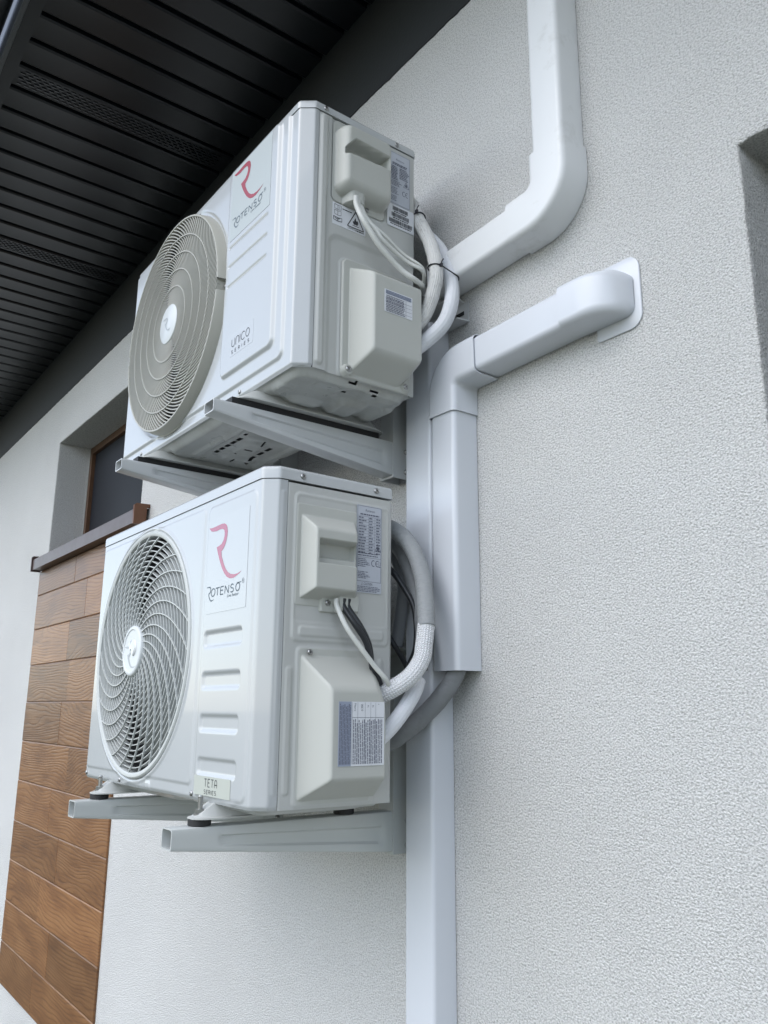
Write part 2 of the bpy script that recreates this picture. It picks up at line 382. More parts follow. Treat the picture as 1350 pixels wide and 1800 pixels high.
GL = {  # thin geometric capitals in a unit box (0..1 high), list of polylines, advance width
 'O': ([arc(.33, .5, .33, .5, 0, 360, 24)], .66), 'T': ([[(0, .98), (.56, .98)], [(.28, .98), (.28, 0)]], .56),
 'E': ([[(.46, 1), (0, 1), (0, 0), (.46, 0)], [(0, .52), (.40, .52)]], .46), 'N': ([[(0, 0), (0, 1)], [(0, 1), (.54, 0)], [(.54, 0), (.54, 1)]], .54),
 'S': ([arc(.24, .76, .22, .24, 35, 262, 12)+arc(.24, .26, .23, .26, 82, -145, 12)], .48),
 'U': ([[(0, 1), (0, .3)]+arc(.28, .3, .28, .29, 180, 360, 12)+[(.56, 1)]], .56), 'I': ([[(0, 1), (0, 0)]], .02),
 'n': ([[(0, 0), (0, .72)]+arc(.27, .72, .27, .27, 180, 0, 12)+[(.54, 0)]], .54),
 'C': ([arc(.36, .5, .36, .49, 45, 315, 18)], .62), 'A': ([[(0, 0), (0, .6)]+arc(.26, .6, .26, .39, 180, 0, 12)+[(.52, 0)], [(0, .36), (.52, .36)]], .52),
 'R': ([[(0, 0), (0, 1), (.25, 1)]+arc(.25, .74, .22, .26, 90, -90, 10)+[(0, .48)], [(.22, .48), (.48, 0)]], .48)}
def lettering(mb, mp, txt, u0, v0, h, w, off, gap=.3, slant=0.0, width=None):
    adv = [GL[c][1] for c in txt]; tot = sum(adv)+gap*(len(txt)-1)
    sx = (width/h/tot) if width else 1.0; u = 0
    for c in txt:
        for pl in GL[c][0]:
            q = []
            for a, b in zip(pl[:-1], pl[1:]): q += [a]
            q.append(pl[-1])
            # split at sharp corners so ribbons stay even
            cur = [q[0]]
            for i in range(1, len(q)):
                cur.append(q[i])
                if i < len(q)-1:
                    d1 = np.subtract(q[i], q[i-1]); d2 = np.subtract(q[i+1], q[i])
                    if abs(math.atan2(d1[0]*d2[1]-d1[1]*d2[0], d1@d2)) > .9:
                        stroke(mb, mp, [(u0+((u+a)*sx+slant*b)*h, v0+b*h) for a, b in cur], w, off); cur = [q[i]]
            stroke(mb, mp, [(u0+((u+a)*sx+slant*b)*h, v0+b*h) for a, b in cur], w, off)
        u += GL[c][1]+gap
def fonttext(mb, mp, txt, u0, v0, h, off, width=None, shear=0.0, rot=0):
    cu = bpy.data.curves.new('txt', 'FONT'); cu.body = txt; cu.size = 1; cu.shear = shear; cu.resolution_u = 3
    o = bpy.data.objects.new('txt', cu); C.objects.link(o)
    dg = bpy.context.evaluated_depsgraph_get(); me = bpy.data.meshes.new_from_object(o.evaluated_get(dg))
    co = np.array([v.co[:2] for v in me.vertices]); fs = [tuple(p.vertices) for p in me.polygons]
    bpy.data.objects.remove(o); bpy.data.curves.remove(cu); bpy.data.meshes.remove(me)
    if not len(co): return
    co -= co.min(0); sy = h/max(co[:, 1].max(), 1e-6); sxx = (width/co[:, 0].max()) if width else sy
    ca, sa = math.cos(rad(rot)), math.sin(rad(rot))
    mb.add([mp(u0+ca*a*sxx-sa*b*sy, v0+sa*a*sxx+ca*b*sy, off) for a, b in co], fs)
def microtext(mb, mp, u0, u1, v0, v1, rows, off, fill=.5, ragged=.25, vertical=False, seed=0):
    rd = random.Random(seed)
    if vertical:
        pitch = (u1-u0)/rows
        for i in range(rows):
            c = u0+(i+.5)*pitch; v = v0; end = v1-(v1-v0)*rd.random()*ragged
            while v < end:
                w = rd.uniform(.002, .009); rect(mb, mp, c-pitch*fill/2, c+pitch*fill/2, v, min(v+w, end), off); v += w+.0009
    else:
        pitch = (v1-v0)/rows
        for i in range(rows):
            c = v1-(i+.5)*pitch; u = u0; end = u1-(u1-u0)*rd.random()*ragged
            while u < end:
                w = rd.uniform(.0015, .007); rect(mb, mp, u, min(u+w, end), c-pitch*fill/2, c+pitch*fill/2, off); u += w+.0009

SWOOSH = [(-73,51),(-63,50),(-49,50),(-32,51),(-20,51),(-12,50),(-5,47),(0,41),(2,33),(1,26),(-1,19),(-5,11),(-11,5),(-19,0),(-17,-8),(-9,-21),(0,-32),(10,-40),(22,-45),(35,-47),(47,-47),(62,-44),(53,-48),(42,-51),(31,-53),(18,-52),(7,-48),(-3,-41),(-11,-33),(-19,-23),(-27,-11),(-34,1),(-39,11),(-30,12),(-20,14),(-13,20),(-10,27),(-10,33),(-12,38),(-18,41),(-31,42),(-43,41),(-55,42),(-64,44),(-70,48)]
def brand(mp, dx, dz, off, parent, gloss):
    """crimson swoosh, the wordmark and the tagline, on a thin film"""
    mb = MB(); mb.add([mp(-1.295+dx+a/1000, .27+dz+b/1000, off) for a, b in SWOOSH], [tuple(range(len(SWOOSH)))])
    mb.obj('emblem', M['red_gloss' if gloss else 'red'], parent)
    mb = MB(); ox, oz = -1.295+dx, .2+dz
    R = [(-70, 11), (-62, 11), (-56, 10), (-54, 6), (-56, 1), (-61, -1.5), (-59, -7), (-55, -12), (-49, -14.5), (-40, -13)]
    stroke(mb, mp, [(ox+a/1000, oz+b/1000) for a, b in [tuple(q) for q in catmull(R, 5)]], [.0014]*5+[.0024]*(len(catmull(R, 5))-12)+[.0024]*3+[.0015]*2+[.0008]*2, off)
    h = .0135; z = oz-.0068
    for ch, x, w in (('O', -51.5, 15), ('T', -34, 14.5), ('E', -15, 11), ('N', 2.5, 13.5), ('S', 23, 12), ('O', 42.5, 14.5)):
        sl = .12
        for pl in GL[ch][0]:
            sc = w/1000/GL[ch][1]; cur = [pl[0]]
            segs = []
            for i in range(1, len(pl)):
                cur.append(pl[i])
                if i < len(pl)-1:
                    d1 = np.subtract(pl[i], pl[i-1]); d2 = np.subtract(pl[i+1], pl[i])
                    if abs(math.atan2(d1[0]*d2[1]-d1[1]*d2[0], d1@d2)) > .9: segs.append(cur); cur = [pl[i]]
            segs.append(cur)
            for sg in segs: stroke(mb, mp, [(ox+x/1000+a*sc+sl*b*h*.5, z+b*h) for a, b in sg], .0021, off)
    stroke(mb, mp, [(ox+.049, z+h-.001), (ox+.054, z+h+.0003), (ox+.062, z+h+.0005)], .0016, off)
    stroke(mb, mp, arc(ox+.069, oz+.0085, .0034, .0042, 0, 360, 18), .0006, off); fonttext(mb, mp, 'R', ox+.0676, oz+.0063, .0042, off)
    fonttext(mb, mp, 'Live better', ox+.012, oz-.0143, .0052, off, width=.043, shear=.25)
    mb.obj('wordmark', M['ink_slate'], parent)

def screw(name, p, axis, r, parent, mat='zinc', h=.003):
    """pan head screw with a cross recess; axis is the outward unit vector"""
    ax = Vector(axis); q = ax.to_track_quat('Z', 'Y').to_matrix(); p = Vector(p)
    V = []; F = []; seg = 18; prof = [(1.0, 0), (1.0, .35), (.9, .7), (.62, .95), (.38, 1.0)]
    for rr_, hh in prof:
        for k in range(seg):
            a = 2*math.pi*k/seg; V.append(p+q@Vector((rr_*r*math.cos(a), rr_*r*math.sin(a), hh*h)))
    for i in range(len(prof)-1): F += [(i*seg+k, i*seg+(k+1) % seg, (i+1)*seg+(k+1) % seg, (i+1)*seg+k) for k in range(seg)]
    n0 = len(V); V += [p+q@Vector((.22*r*math.cos(2*math.pi*k/seg+.3)*(1 if k % 2 else .5), .22*r*math.sin(2*math.pi*k/seg+.3)*(1 if k % 2 else .5), h*.35)) for k in range(seg)]
    i = len(prof)-1
    F += [(i*seg+k, i*seg+(k+1) % seg, n0+(k+1) % seg, n0+k) for k in range(seg)]; F.append(tuple(n0+k for k in range(seg)))
    return meshobj(name, V, F, M[mat], parent, smooth=50)
def lathe(name, prof, c, mat, parent, seg=96, smooth=40):
    """prof: list of (r, d) with d = distance towards the viewer (-Y) from c.y"""
    V = []; F = []; n = len(prof)
    for r, d in prof:
        for k in range(seg):
            a = 2*math.pi*k/seg; V.append((c[0]+r*math.cos(a), c[1]-d, c[2]+r*math.sin(a)))
    for i in range(n-1): F += [(i*seg+k, (i+1)*seg+k, (i+1)*seg+(k+1) % seg, i*seg+(k+1) % seg) for k in range(seg)]
    return meshobj(name, V, F, mat, parent, smooth=smooth)

W = 1.05; GZ = -1.5; X = -1.16     # wall plane, ground level, side plane of both units

# ------------------------------------------------------------------ ground
g = MB(); g.add([(-400, -400, GZ), (400, -400, GZ), (400, 400, GZ), (-400, 400, GZ)], [(0, 1, 2, 3)])
go = g.obj('ground', M['ground']); go['kind'] = 'structure'

# ------------------------------------------------------------------ house
house = thing('house', 'grey stucco house wall with anthracite eaves carrying the two outdoor units', 'house')
WIN = (-4.08, -2.89, .64, 1.278); OPN = (-.53, .75, -.45, .819)
o = .014
xs = [-14, WIN[0]-o, WIN[1]+o, OPN[0]-o, OPN[1]+o, 9]
zs = [GZ, OPN[2]-o, WIN[2]-o, OPN[3]+o, WIN[3]+o, 1.9]
mb = MB()
for i in range(5):
    for j in range(5):
        xm, zm = (xs[i]+xs[i+1])/2, (zs[j]+zs[j+1])/2
        if WIN[0]-o < xm < WIN[1]+o and WIN[2]-o < zm < WIN[3]+o: continue
        if OPN[0]-o < xm < OPN[1]+o and OPN[2]-o < zm < OPN[3]+o: continue
        mb.add([(xs[i], W, zs[j]), (xs[i+1], W, zs[j]), (xs[i+1], W, zs[j+1]), (xs[i], W, zs[j+1])], [(0, 1, 2, 3)])
# rough arris and reveal of both openings
def reveal(mb, op, depth, step=.004):
    x0, x1, z0, z1 = op
    rings = [(o, 0), (.008, 0), (.0025, .0003), (.0008, .0012), (0, .0035), (0, .012), (0, .03), (0, depth)]
    nx = int((x1-x0)/step); nz = int((z1-z0)/step); n = 2*(nx+nz)
    for k, (of, d) in enumerate(rings):
        a, b, c, e = x0-of, x1+of, z0-of, z1+of
        pts = [(a+(b-a)*i/nx, c, 0, -1) for i in range(nx)]+[(b, c+(e-c)*i/nz, 1, 0) for i in range(nz)] + \
              [(b-(b-a)*i/nx, e, 0, 1) for i in range(nx)]+[(a, e-(e-c)*i/nz, -1, 0) for i in range(nz)]
        V = []
        for (x, z, ex, ez) in pts:
            j = 0 if k in (0, len(rings)-1) else (mnoise.noise(Vector((x*160, d*120, z*160)))*.0018+mnoise.noise(Vector((x*14, d*9, z*14)))*.0010)
            V.append((x+ex*j, W+d+j*.6 if k > 1 else W+d, z+ez*j))
        mb.add(V, [])
    base = len(mb.v)-n*len(rings)
    for k in range(len(rings)-1):
        mb.f += [(base+k*n+i, base+(k+1)*n+i, base+(k+1)*n+(i+1) % n, base+k*n+(i+1) % n) for i in range(n)]
reveal(mb, WIN, .17); reveal(mb, OPN, .20)
mb.obj('wall', M['stucco'], house, smooth=60)

# dark painted frieze above the stucco, ragged lower edge
mb = MB(); n = 1600; V = []; SZ_ = 1.817
for i in range(n+1):
    x = -12+19*i/n
    z = 1.528+mnoise.noise(Vector((x*40, 3, 0)))*.0030+mnoise.noise(Vector((x*150, 7, 0)))*.0022
    V += [(x, W-.0004, z), (x, W-.003, z+.001), (x, W-.003, SZ_+.02)]
mb.add(V, [f for i in range(n) for f in ((3*i, 3*i+3, 3*i+4, 3*i+1), (3*i+1, 3*i+4, 3*i+5, 3*i+2))])
mb.obj('frieze', M['frieze'], house, smooth=60)

# soffit: planks across, each with a rounded lap and a dark V joint
SZ = 1.817; YE = .358
mb = MB(); pitch = .1105; x = -9.05
joint_x = []
off0 = (-1.783*1.1356-(-9.05)) % pitch
x = -9.05+off0-pitch
while x < 3:
    prof = [(0, 0.014), (.003, .004), (.010, -.001), (.05, .0015), (.092, 0), (.0985, .0035), (.1005, .014)]
    V = []
    for px, dz in prof: V += [(x+px, YE, SZ+dz), (x+px, W-.003, SZ+dz)]
    V += [(x+pitch, YE, SZ+.014), (x+pitch, W-.003, SZ+.014)]
    k = len(prof)
    mb.add(V, [(2*i, 2*i+1, 2*i+3, 2*i+2) for i in range(k)])
    joint_x.append(x); x += pitch
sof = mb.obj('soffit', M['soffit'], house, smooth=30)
# vent slots pressed in every ninth plank
vx = [jx for jx in joint_x if abs(jx-(-2.075*1.1356)) < .06] + [jx for jx in joint_x if abs(jx-(-2.075*1.1356-9*pitch)) < .06]
for jx in vx:
    mb = MB()
    for r_ in range(6):
        yy = YE+.012+(.011 if r_ % 2 else 0)
        while yy < W-.05:
            cx = jx+.020+r_*.012
            mb.add([(cx-.003, yy, SZ-.0008), (cx+.003, yy, SZ-.0019), (cx+.003, yy+.014, SZ-.0019), (cx-.003, yy+.014, SZ-.0008),
                    (cx+.003, yy, SZ+.0005), (cx+.003, yy+.014, SZ+.0005)], [(0, 3, 2, 1), (1, 2, 5, 4)])
            yy += .022
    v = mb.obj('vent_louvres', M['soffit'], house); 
# wall trim of the soffit and eave trim
mb = MB()
mb.box((-12, .322, SZ-.008), (7, .357, SZ-.001)); mb.obj('eaves_trim', M['soffit'], house, bevel=.002)
mb = MB(); mb.box((-12, .309, SZ-.008), (7, .3215, SZ+.20))
mb.obj('fascia', M['fascia'], house, bevel=.003)
# half round gutter outside the fascia
V = []; F = []
gy, gz, gr = .240, SZ+.083, .062
for xx in (-12, 7):
    for k in range(17):
        a = rad(180+180*k/16); V.append((xx, gy+gr*math.cos(a), gz+gr*math.sin(a)))
F = [(k, k+1, 17+k+1, 17+k) for k in range(16)]
meshobj('gutter', V, F, M['fascia'], house, smooth='all')
mb = MB(); mb.add([(-12, .30, SZ+.16), (7, .30, SZ+.16), (7, 3.0, SZ+1.6), (-12, 3.0, SZ+1.6)], [(0, 1, 2, 3)])
mb.add([(-12, .358, SZ+.05), (7, .358, SZ+.05), (7, W+.4, SZ+.05), (-12, W+.4, SZ+.05)], [(0, 1, 2, 3)])
mb.obj('roof', M['fascia'], house)

# windows
def window(op, depth, name='window'):
    x0, x1, z0, z1 = op; y = W+depth
    fr = MB(); t = .034; yf = y-.016
    fr.box((x0, yf, z0), (x0+t, y+.03, z1)); fr.box((x1-t, yf, z0), (x1, y+.03, z1))
    fr.box((x0+t, yf+.0005, z1-t), (x1-t, y+.03, z1)); fr.box((x0+t, yf+.0005, z0), (x1-t, y+.03, z0+t))
    w = thing(name, '', ''); del w['label']; del w['category']; w.parent = house
    fr.obj('frame', M['frame'], w, bevel=.004)
    mm = MB(); mm.box((x0+t, y+.002, z0+t), (x1-t, y+.006, z1-t)); mm.obj('pane', M['glass'], w)
    mm = MB(); n = 90
    for i in range(n+1):
        xx = x0-.9+(x1-x0+1.2)*i/n; mm.v += [(xx, y+.06+.008*math.sin(i*1.9), z0-.2), (xx, y+.06+.008*math.sin(i*1.9), z1+.3)]
    mm.f = [(2*i, 2*i+2, 2*i+3, 2*i+1) for i in range(n)]
    mm.obj('curtain', M['blind'], w, smooth='all')
    mm = MB(); mm.box((x0+.0005, yf-.004, z0+.03), (x0+.0045, yf-.0005, z1-.001)); mm.obj('sealing_bead', M['steel_side'], w)
    return w
w1 = window(WIN, .17); window(OPN, .20)
sm = MB()
sx0, sx1 = -4.135, -2.80
def prism(mb, poly, xa, xb):
    n = len(poly); mb.add([(xa, a, b) for a, b in poly]+[(xb, a, b) for a, b in poly], [tuple(range(n)), tuple(n+i for i in reversed(range(n)))]+[(i, n+i, n+(i+1) % n, (i+1) % n) for i in range(n)])
prism(sm, [(W-.052, .640), (W-.052, .690), (W-.046, .695), (W+.154, .703), (W+.154, .699), (W-.044, .691), (W-.048, .688), (W-.048, .640)], sx0, sx1)
prism(sm, [(W-.0475, .6405), (W-.0475, .6430), (W-.0005, .6430), (W-.0005, .6405)], sx0, sx1)
sm.obj('window_sill', M['sill'], w1, bevel=.0006)
for xa, xb in ((sx0-.010, sx0-.0005), (sx1+.0005, sx1+.012)):
    e = MB(); prism(e, [(W-.058, .634), (W-.058, .702), (W-.050, .709), (W+.02, .711), (W+.02, .700), (W-.012, .697), (W-.012, .634)], xa, xb)
    e.obj('sill_end_cap', M['sill_end' if xb > -3 else 'sill'], w1, bevel=.002)

# wood-look cladding tiles below the window
lines = [.640, .520, .357, .191, .024, -.150, -.322, -.495, -.660, -.828, -.992, -1.155]
joints = [[-3.585], [-3.405], [-3.597], [-3.544], [-3.60, -3.0], [-3.445], [-3.627], [-3.472], [-3.656], [-3.477], [-3.640]]
V = []; F = []; TA = []
for i in range(len(lines)-1):
    xsj = [-4.158]+joints[i]+[-2.93]
    for a, b in zip(xsj[:-1], xsj[1:]):
        z1_, z0_ = lines[i]-.0007, lines[i+1]+.0007; a_, b_ = a+.0003, b-.0003; bv = .0035
        n = len(V); rc = (random.random(), random.random(), random.random())
        ya, yb = W-.0005, W-.009+random.uniform(-.001, .001)
        V += [(a_, ya, z0_), (b_, ya, z0_), (b_, ya, z1_), (a_, ya, z1_), (a_, yb+.0018, z0_), (b_, yb+.0018, z0_), (b_, yb+.0018, z1_), (a_, yb+.0018, z1_),
              (a_+.0015, yb, z0_+bv), (b_-.0015, yb, z0_+bv), (b_-.0015, yb, z1_-bv), (a_+.0015, yb, z1_-bv)]
        for f in ((0, 1, 5, 4), (1, 2, 6, 5), (2, 3, 7, 6), (3, 0, 4, 7), (4, 5, 9, 8), (5, 6, 10, 9), (6, 7, 11, 10), (7, 4, 8, 11), (8, 9, 10, 11)):
            F.append(tuple(n+q for q in f)); TA += [rc]*4
wc = meshobj('wood_cladding', V, F, M['wood'], house)
ca = wc.data.color_attributes.new('tile', 'FLOAT_COLOR', 'CORNER')
ca.data.foreach_set('color', np.array([(*c, 1) for c in TA], dtype=np.float32).ravel())
mb = MB(); mb.box((-4.157, W-.004, -1.154), (-2.931, W-.0006, .639)); mb.obj('cladding_grout', M['frame'], house)

# ------------------------------------------------------------------ outdoor units
def housing(u, P):
    """front wrap, side panel, lid, back, base from parameter dict P"""
    XL, XR, YF, YB, Z0, ZL, ZT, seam = P['XL'], X, P['YF'], P['YB'], P['Z0'], P['ZL'], P['ZT'], P['seam']
    ds = .0022
    path = fillet_path([(XL, YB), (XL, YF), (XR-P['ch'], YF), (XR, YF+P['ch2']), (XR, seam)], [0, .006, P['fr'], P['fr']*.8, 0], ds)
    nrm = path_normals(path)
    arcl = np.concatenate([[0], np.cumsum(np.linalg.norm(np.diff(path, axis=0), axis=1))])
    nz = int((ZL-Z0)/ds)+1; z = np.linspace(Z0, ZL, nz)
    U = np.repeat(path[:, 0][:, None], nz, 1); Yp = np.repeat(path[:, 1][:, None], nz, 1); ZZ = np.repeat(z[None], len(path), 0)
    isfront = (np.abs(nrm[:, 1]+1) < .02)[:, None]
    # distance before the seam, for ribs on the return
    ds_seam = (arcl[-1]-arcl)[:, None]+0*ZZ
    H = P['front'](U, ZZ, ds_seam, isfront)
    # curl the bottom edge in a little
    H = H-.004*sstep(1-(ZZ-Z0)/.006)*1.0
    nn = nrm
    Pt = np.stack([U+nn[:, 0][:, None]*H, Yp+nn[:, 1][:, None]*H, ZZ], -1)
    ctr = lambda A: (A[:-1, :-1]+A[1:, 1:])/2
    dist = np.hypot(ctr(U)-P['fc'][0], ctr(ZZ)-P['fc'][1])
    keep = ~((dist < P['fr_hole']) & (np.abs(ctr(Yp)-YF) < .01))
    grid_mesh('front_panel', Pt, keep, M['steel'], u)
    # side panel
    y = np.arange(seam+.0012, YB, .0018); z = np.arange(Z0+P.get('side_lift', 0), ZL-.001, .0018)
    YY, ZZ = np.meshgrid(y, z, indexing='ij')
    H = P['side'](YY, ZZ)
    H = H-.003*sstep(1-(YB-YY)/.005)-.0015*sstep(1-(YY-seam)/.003)
    Pt = np.stack([X+H, YY, ZZ], -1)
    keep = np.ones((len(y)-1, len(z)-1), bool)
    grid_mesh('side_panel', Pt, keep, M['steel_side'], u)
    # lid
    ov = .0018
    lid = fillet_path([(XL+.15, YB+.001), (XL-ov, YB+.001), (XL-ov, YF-ov), (XR-P['ch'], YF-ov), (XR+ov, YF+P['ch2']), (XR+ov, YB+.001), (XL+.15, YB+.001)], [0, .006, .010, P['fr']+.003, P['fr'], .006, 0], .004)[:-1]
    nn = path_normals(lid, True); n = len(lid); V = []; ringspec = [(-.010, ZL+.0012), (0, ZL+.0012), (0, ZT-.007)]
    for k in range(1, 7):
        a = rad(15*k); ringspec.append((-.007*(1-math.cos(a)), ZT-.007+.007*math.sin(a)))
    rc = P.get('rcorner', .005)
    for of, zz in ringspec:
        for i in range(n):
            yy = lid[i, 1]+nn[i, 1]*of; tq = min(1, max(0, (yy-(YB+.001-rc))/rc)); zl = ZT-rc*(1-math.sqrt(1-tq*tq)) if zz > ZL+.003 else 9
            V.append((lid[i, 0]+nn[i, 0]*of, yy, min(zz, zl)))
    F = [(k*n+i, k*n+(i+1) % n, (k+1)*n+(i+1) % n, (k+1)*n+i) for k in range(len(ringspec)-1) for i in range(n)]
    F.append(tuple((len(ringspec)-1)*n+i for i in range(n)))
    meshobj('lid', V, F, M['steel'], u, smooth=40)
    # dark inside liner, coil at the back and rear frame
    mb = MB(); mb.box((XL+.02, YB-.022, Z0+.02), (X-.24, YB-.004, ZL-.01)); mb.obj('coil', M['coil'], u)
    mb = MB(); mb.box((X-.235, YF+.03, Z0+.015), (X-.23, YB-.004, ZL-.01)); mb.obj('partition', M['dark'], u)
    mb = MB(); mb.box((X-.23, YB-.006, Z0+.002), (X-.004, YB-.002, ZL-.002)); mb.obj('rear_panel', M['steel_side'], u, bevel=.001)
    mb = MB(); mb.box((XL+.001, YB-.003, Z0+.002), (XL+.03, YB, ZL-.002)); mb.obj('rear_flange', M['steel_side'], u, bevel=.001)
    mb = MB()
    for k in range(9):
        zz = Z0+.05+k*(ZL-Z0-.08)/8; mb.box((XL+.03, YB-.002, zz), (X-.23, YB+.001, zz+.003))
    for k in range(14):
        xx = XL+.04+k*.042
        mb.box((xx, YB-.0015, Z0+.05), (xx+.003, YB+.0005, ZL-.03))
    mb.obj('rear_guard', M['cable_black'], u)
def base_pan(u, P, holes, mat='steel_base'):
    XL, YF, YB, Z0 = P['XL'], P['YF'], P['YB'], P['Z0']
    x = np.arange(XL+.003, X-.002, .0025); y = np.arange(YF+.004, YB-.001, .0025)
    XX, YY = np.meshgrid(x, y, indexing='ij')
    d = rr(XX, YY, XL+.003, X-.002, YF+.004, YB-.001, .03)
    h = -.006*0+.010*sstep(-d/.018)                       # rim curls down, floor slightly lower
    for a in P['pan']:
        (u0, u1, v0, v1, r, w, hh) = a
        h = h+hh*emb(rr(XX, YY, u0, u1, v0, v1, r), w)
    ZZ = Z0+.004-h+P.get('pan_dz', 0)
    c = lambda A: (A[:-1, :-1]+A[1:, 1:])/2
    keep = c(d) < 0
    for (hx, hy, hw, hd) in holes:
        keep &= ~((np.abs(c(XX)-hx) < hw) & (np.abs(c(YY)-hy) < hd))
    Pt = np.stack([XX, YY, ZZ], -1)
    grid_mesh('base_pan', Pt[:, ::-1], keep[:, ::-1], M[mat], u)
def cover(u, name, y0, y1, z0, z1, fn, base=X, step=.0013, mat='plastic'):
    y = np.arange(y0, y1+step/2, step); z = np.arange(z0, z1+step/2, step)
    YY, ZZ = np.meshgrid(y, z, indexing='ij'); H = fn(YY, ZZ)
    c = (H[:-1, :-1]+H[1:, 1:])/2
    return grid_mesh(name, np.stack([base+H, YY, ZZ], -1), c > .0004, M[mat], u)
def smin(*a, k=.004):
    a = [np.asarray(x) for x in a]; r = a[0]
    for b in a[1:]:
        h = np.clip(.5+.5*(b-r)/k, 0, 1); r = b*(1-h)+r*h-k*h*(1-h)
    return r

# ---- lower unit ("spiral" grille of rings and swirling spokes)
LU = thing('outdoor_unit', 'lower white air conditioner outdoor unit with ringed fan grille, standing level with the eye', 'air conditioner')
def frontL(u, z, s, fr):
    h = .0022*emb(rr(u, z, -1.947, -1.391, -.128, .363, .012), .005)*fr
    h += .0026*emb(rr(u, z, -1.376, -1.192, -.142, .360, .014), .006)
    h -= .0020*emb(rr(u, z, -1.366, -1.206, -.131, .349, .012), .005)*0
    for zc in (.118, .047, -.024, -.095):
        h -= .0042*emb(rr(u, z, -1.364, -1.225, zc-.0125, zc+.0125, .006), .007)*fr
    d = np.hypot(u+1.672, z-.114)
    h += .0025*sstep((.262-d)/.006)*fr-.004*sstep((.2545-d)/.004)*fr
    h += .0014*emb(rr(s, z, .004, .011, -.13, .355, .0035), .003)          # rib beside the seam
    h += .0020*emb(rr(u, z, -1.60, -1.575, -.16, -.136, .006), .006)*fr
    return h
def sideL(y, z):
    h = .0024*emb(rr(y, z, .686, .883, .108, .357, .009), .005)
    h += .0022*emb(rr(y, z, .699, .870, .1165, .1325, .005), .004)
    h += .0020*emb(rr(y, z, .6785, .6895, -.130, .066, .005), .004)
    h += .0024*emb(rr(y, z, .697, .853, -.149, .099, .008), .005)
    h += .0018*emb(rr(y, z, .862, .872, -.12, .085, .005), .004)
    h -= .0010*emb(rr(y, z, .690, .879, .140, .352, .007), .004)
    return h
PL = dict(XL=-1.957, YF=.633, YB=.892, Z0=-.152, ZL=.3745, ZT=.398, seam=.671, ch=.020, ch2=.022, fr=.010, front=frontL, side=sideL,
          fc=(-1.672, .114), fr_hole=.243,
          pan=[(-1.9, -1.5, .66, .86, .03, .02, .008), (-1.44, -1.2, .66, .87, .03, .02, .006)])
housing(LU, PL)
base_pan(LU, PL, [])
YF = PL['YF']
# grille
def ringL(parent):
    c = (-1.672, YF, .114)
    lathe('grille_rim', [(.2385, -.030), (.2385, .000), (.2395, .0045), (.2425, .0062), (.2475, .0062), (.2500, .0040), (.2505, -.004)], c, M['grille_white'], parent, 160)
    V = []; F = []; seg = 144
    dome = lambda r: .002+.013*(1-(r/.24)**2)
    for i in range(17):
        r = .0555+i*(.2365-.0555)/16.6
        t = .0009; d0 = dome(r)
        base = len(V)
        for (rr_, dd) in ((r-t, d0-.0095), (r-t, d0), (r+t, d0), (r+t, d0-.0095)):
            for k in range(seg):
                a = 2*math.pi*k/seg; V.append((c[0]+rr_*math.cos(a), c[1]-dd, c[2]+rr_*math.sin(a)))
        for j in range(3): F += [(base+j*seg+k, base+(j+1)*seg+k, base+(j+1)*seg+(k+1) % seg, base+j*seg+(k+1) % seg) for k in range(seg)]
    for sidx in range(28):
        a0 = 2*math.pi*sidx/28+rad(8); pts = []
        m = 22
        for i in range(m+1):
            r = .046+(.2395-.046)*i/m; a = a0-rad(62)*((r-.046)/.1935)**.95
            pts.append((r*math.cos(a), r*math.sin(a), r))
        P2 = np.array(pts); tt = np.gradient(P2[:, :2], axis=0); tt /= np.linalg.norm(tt, axis=1)[:, None]; nn = np.stack([-tt[:, 1], tt[:, 0]], 1)*.00105
        base = len(V)
        for i in range(m+1):
            dd = dome(P2[i, 2])+.0024
            for sg, dz in ((-1, -.0035), (-1, 0), (1, 0), (1, -.0035)):
                V.append((c[0]+P2[i, 0]+sg*nn[i, 0], c[1]-dd-dz, c[2]+P2[i, 1]+sg*nn[i, 1]))
        for i in range(m):
            b = base+4*i; F += [(b, b+4, b+5, b+1), (b+1, b+5, b+6, b+2), (b+2, b+6, b+7, b+3)]
    return meshobj('fan_grille', V, F, M['grille_white'], parent, smooth=40)
gl = ringL(LU)
c = (-1.672, YF, .114)
hb = lathe('hub_cap', [(.0515, .004), (.0515, .0185), (.0500, .0208), (.0475, .0218), (.0440, .0216), (.0425, .0200), (.030, .0196), (.0001, .0194)], c, M['hub'], gl, 72)
# raised emblem blob and shallow swirl on the hub
V = []; F = []
mb = MB(); mpf = MF(YF)
poly = [tuple(q) for q in catmull([(-.016, .014), (-.004, .025), (.014, .026), (.026, .012), (.024, -.004), (.013, -.012), (.004, -.005), (.004, .004), (-.008, .002)], 5)]
n = len(poly); mb.add([mpf(c[0]+a*.9, c[2]+b*.9, .0198) for a, b in poly]+[mpf(c[0]+a*.8, c[2]+b*.8, .0228) for a, b in poly], [tuple(n+i for i in range(n))]+[(i, (i+1) % n, n+(i+1) % n, n+i) for i in range(n)])
mb.obj('hub_emblem', M['hub_glossy'], hb, smooth=60)
mb = MB(); sw = [(a*.55-.004, b*.55-.012) for a, b in [(s[0]/1000*.9, s[1]/1000*.8) for s in SWOOSH]]
mb.add([mpf(c[0]+a, c[2]+b, .0201) for a, b in sw], [tuple(range(len(sw)))]); mb.obj('hub_mark', M['ink_pale'], hb)

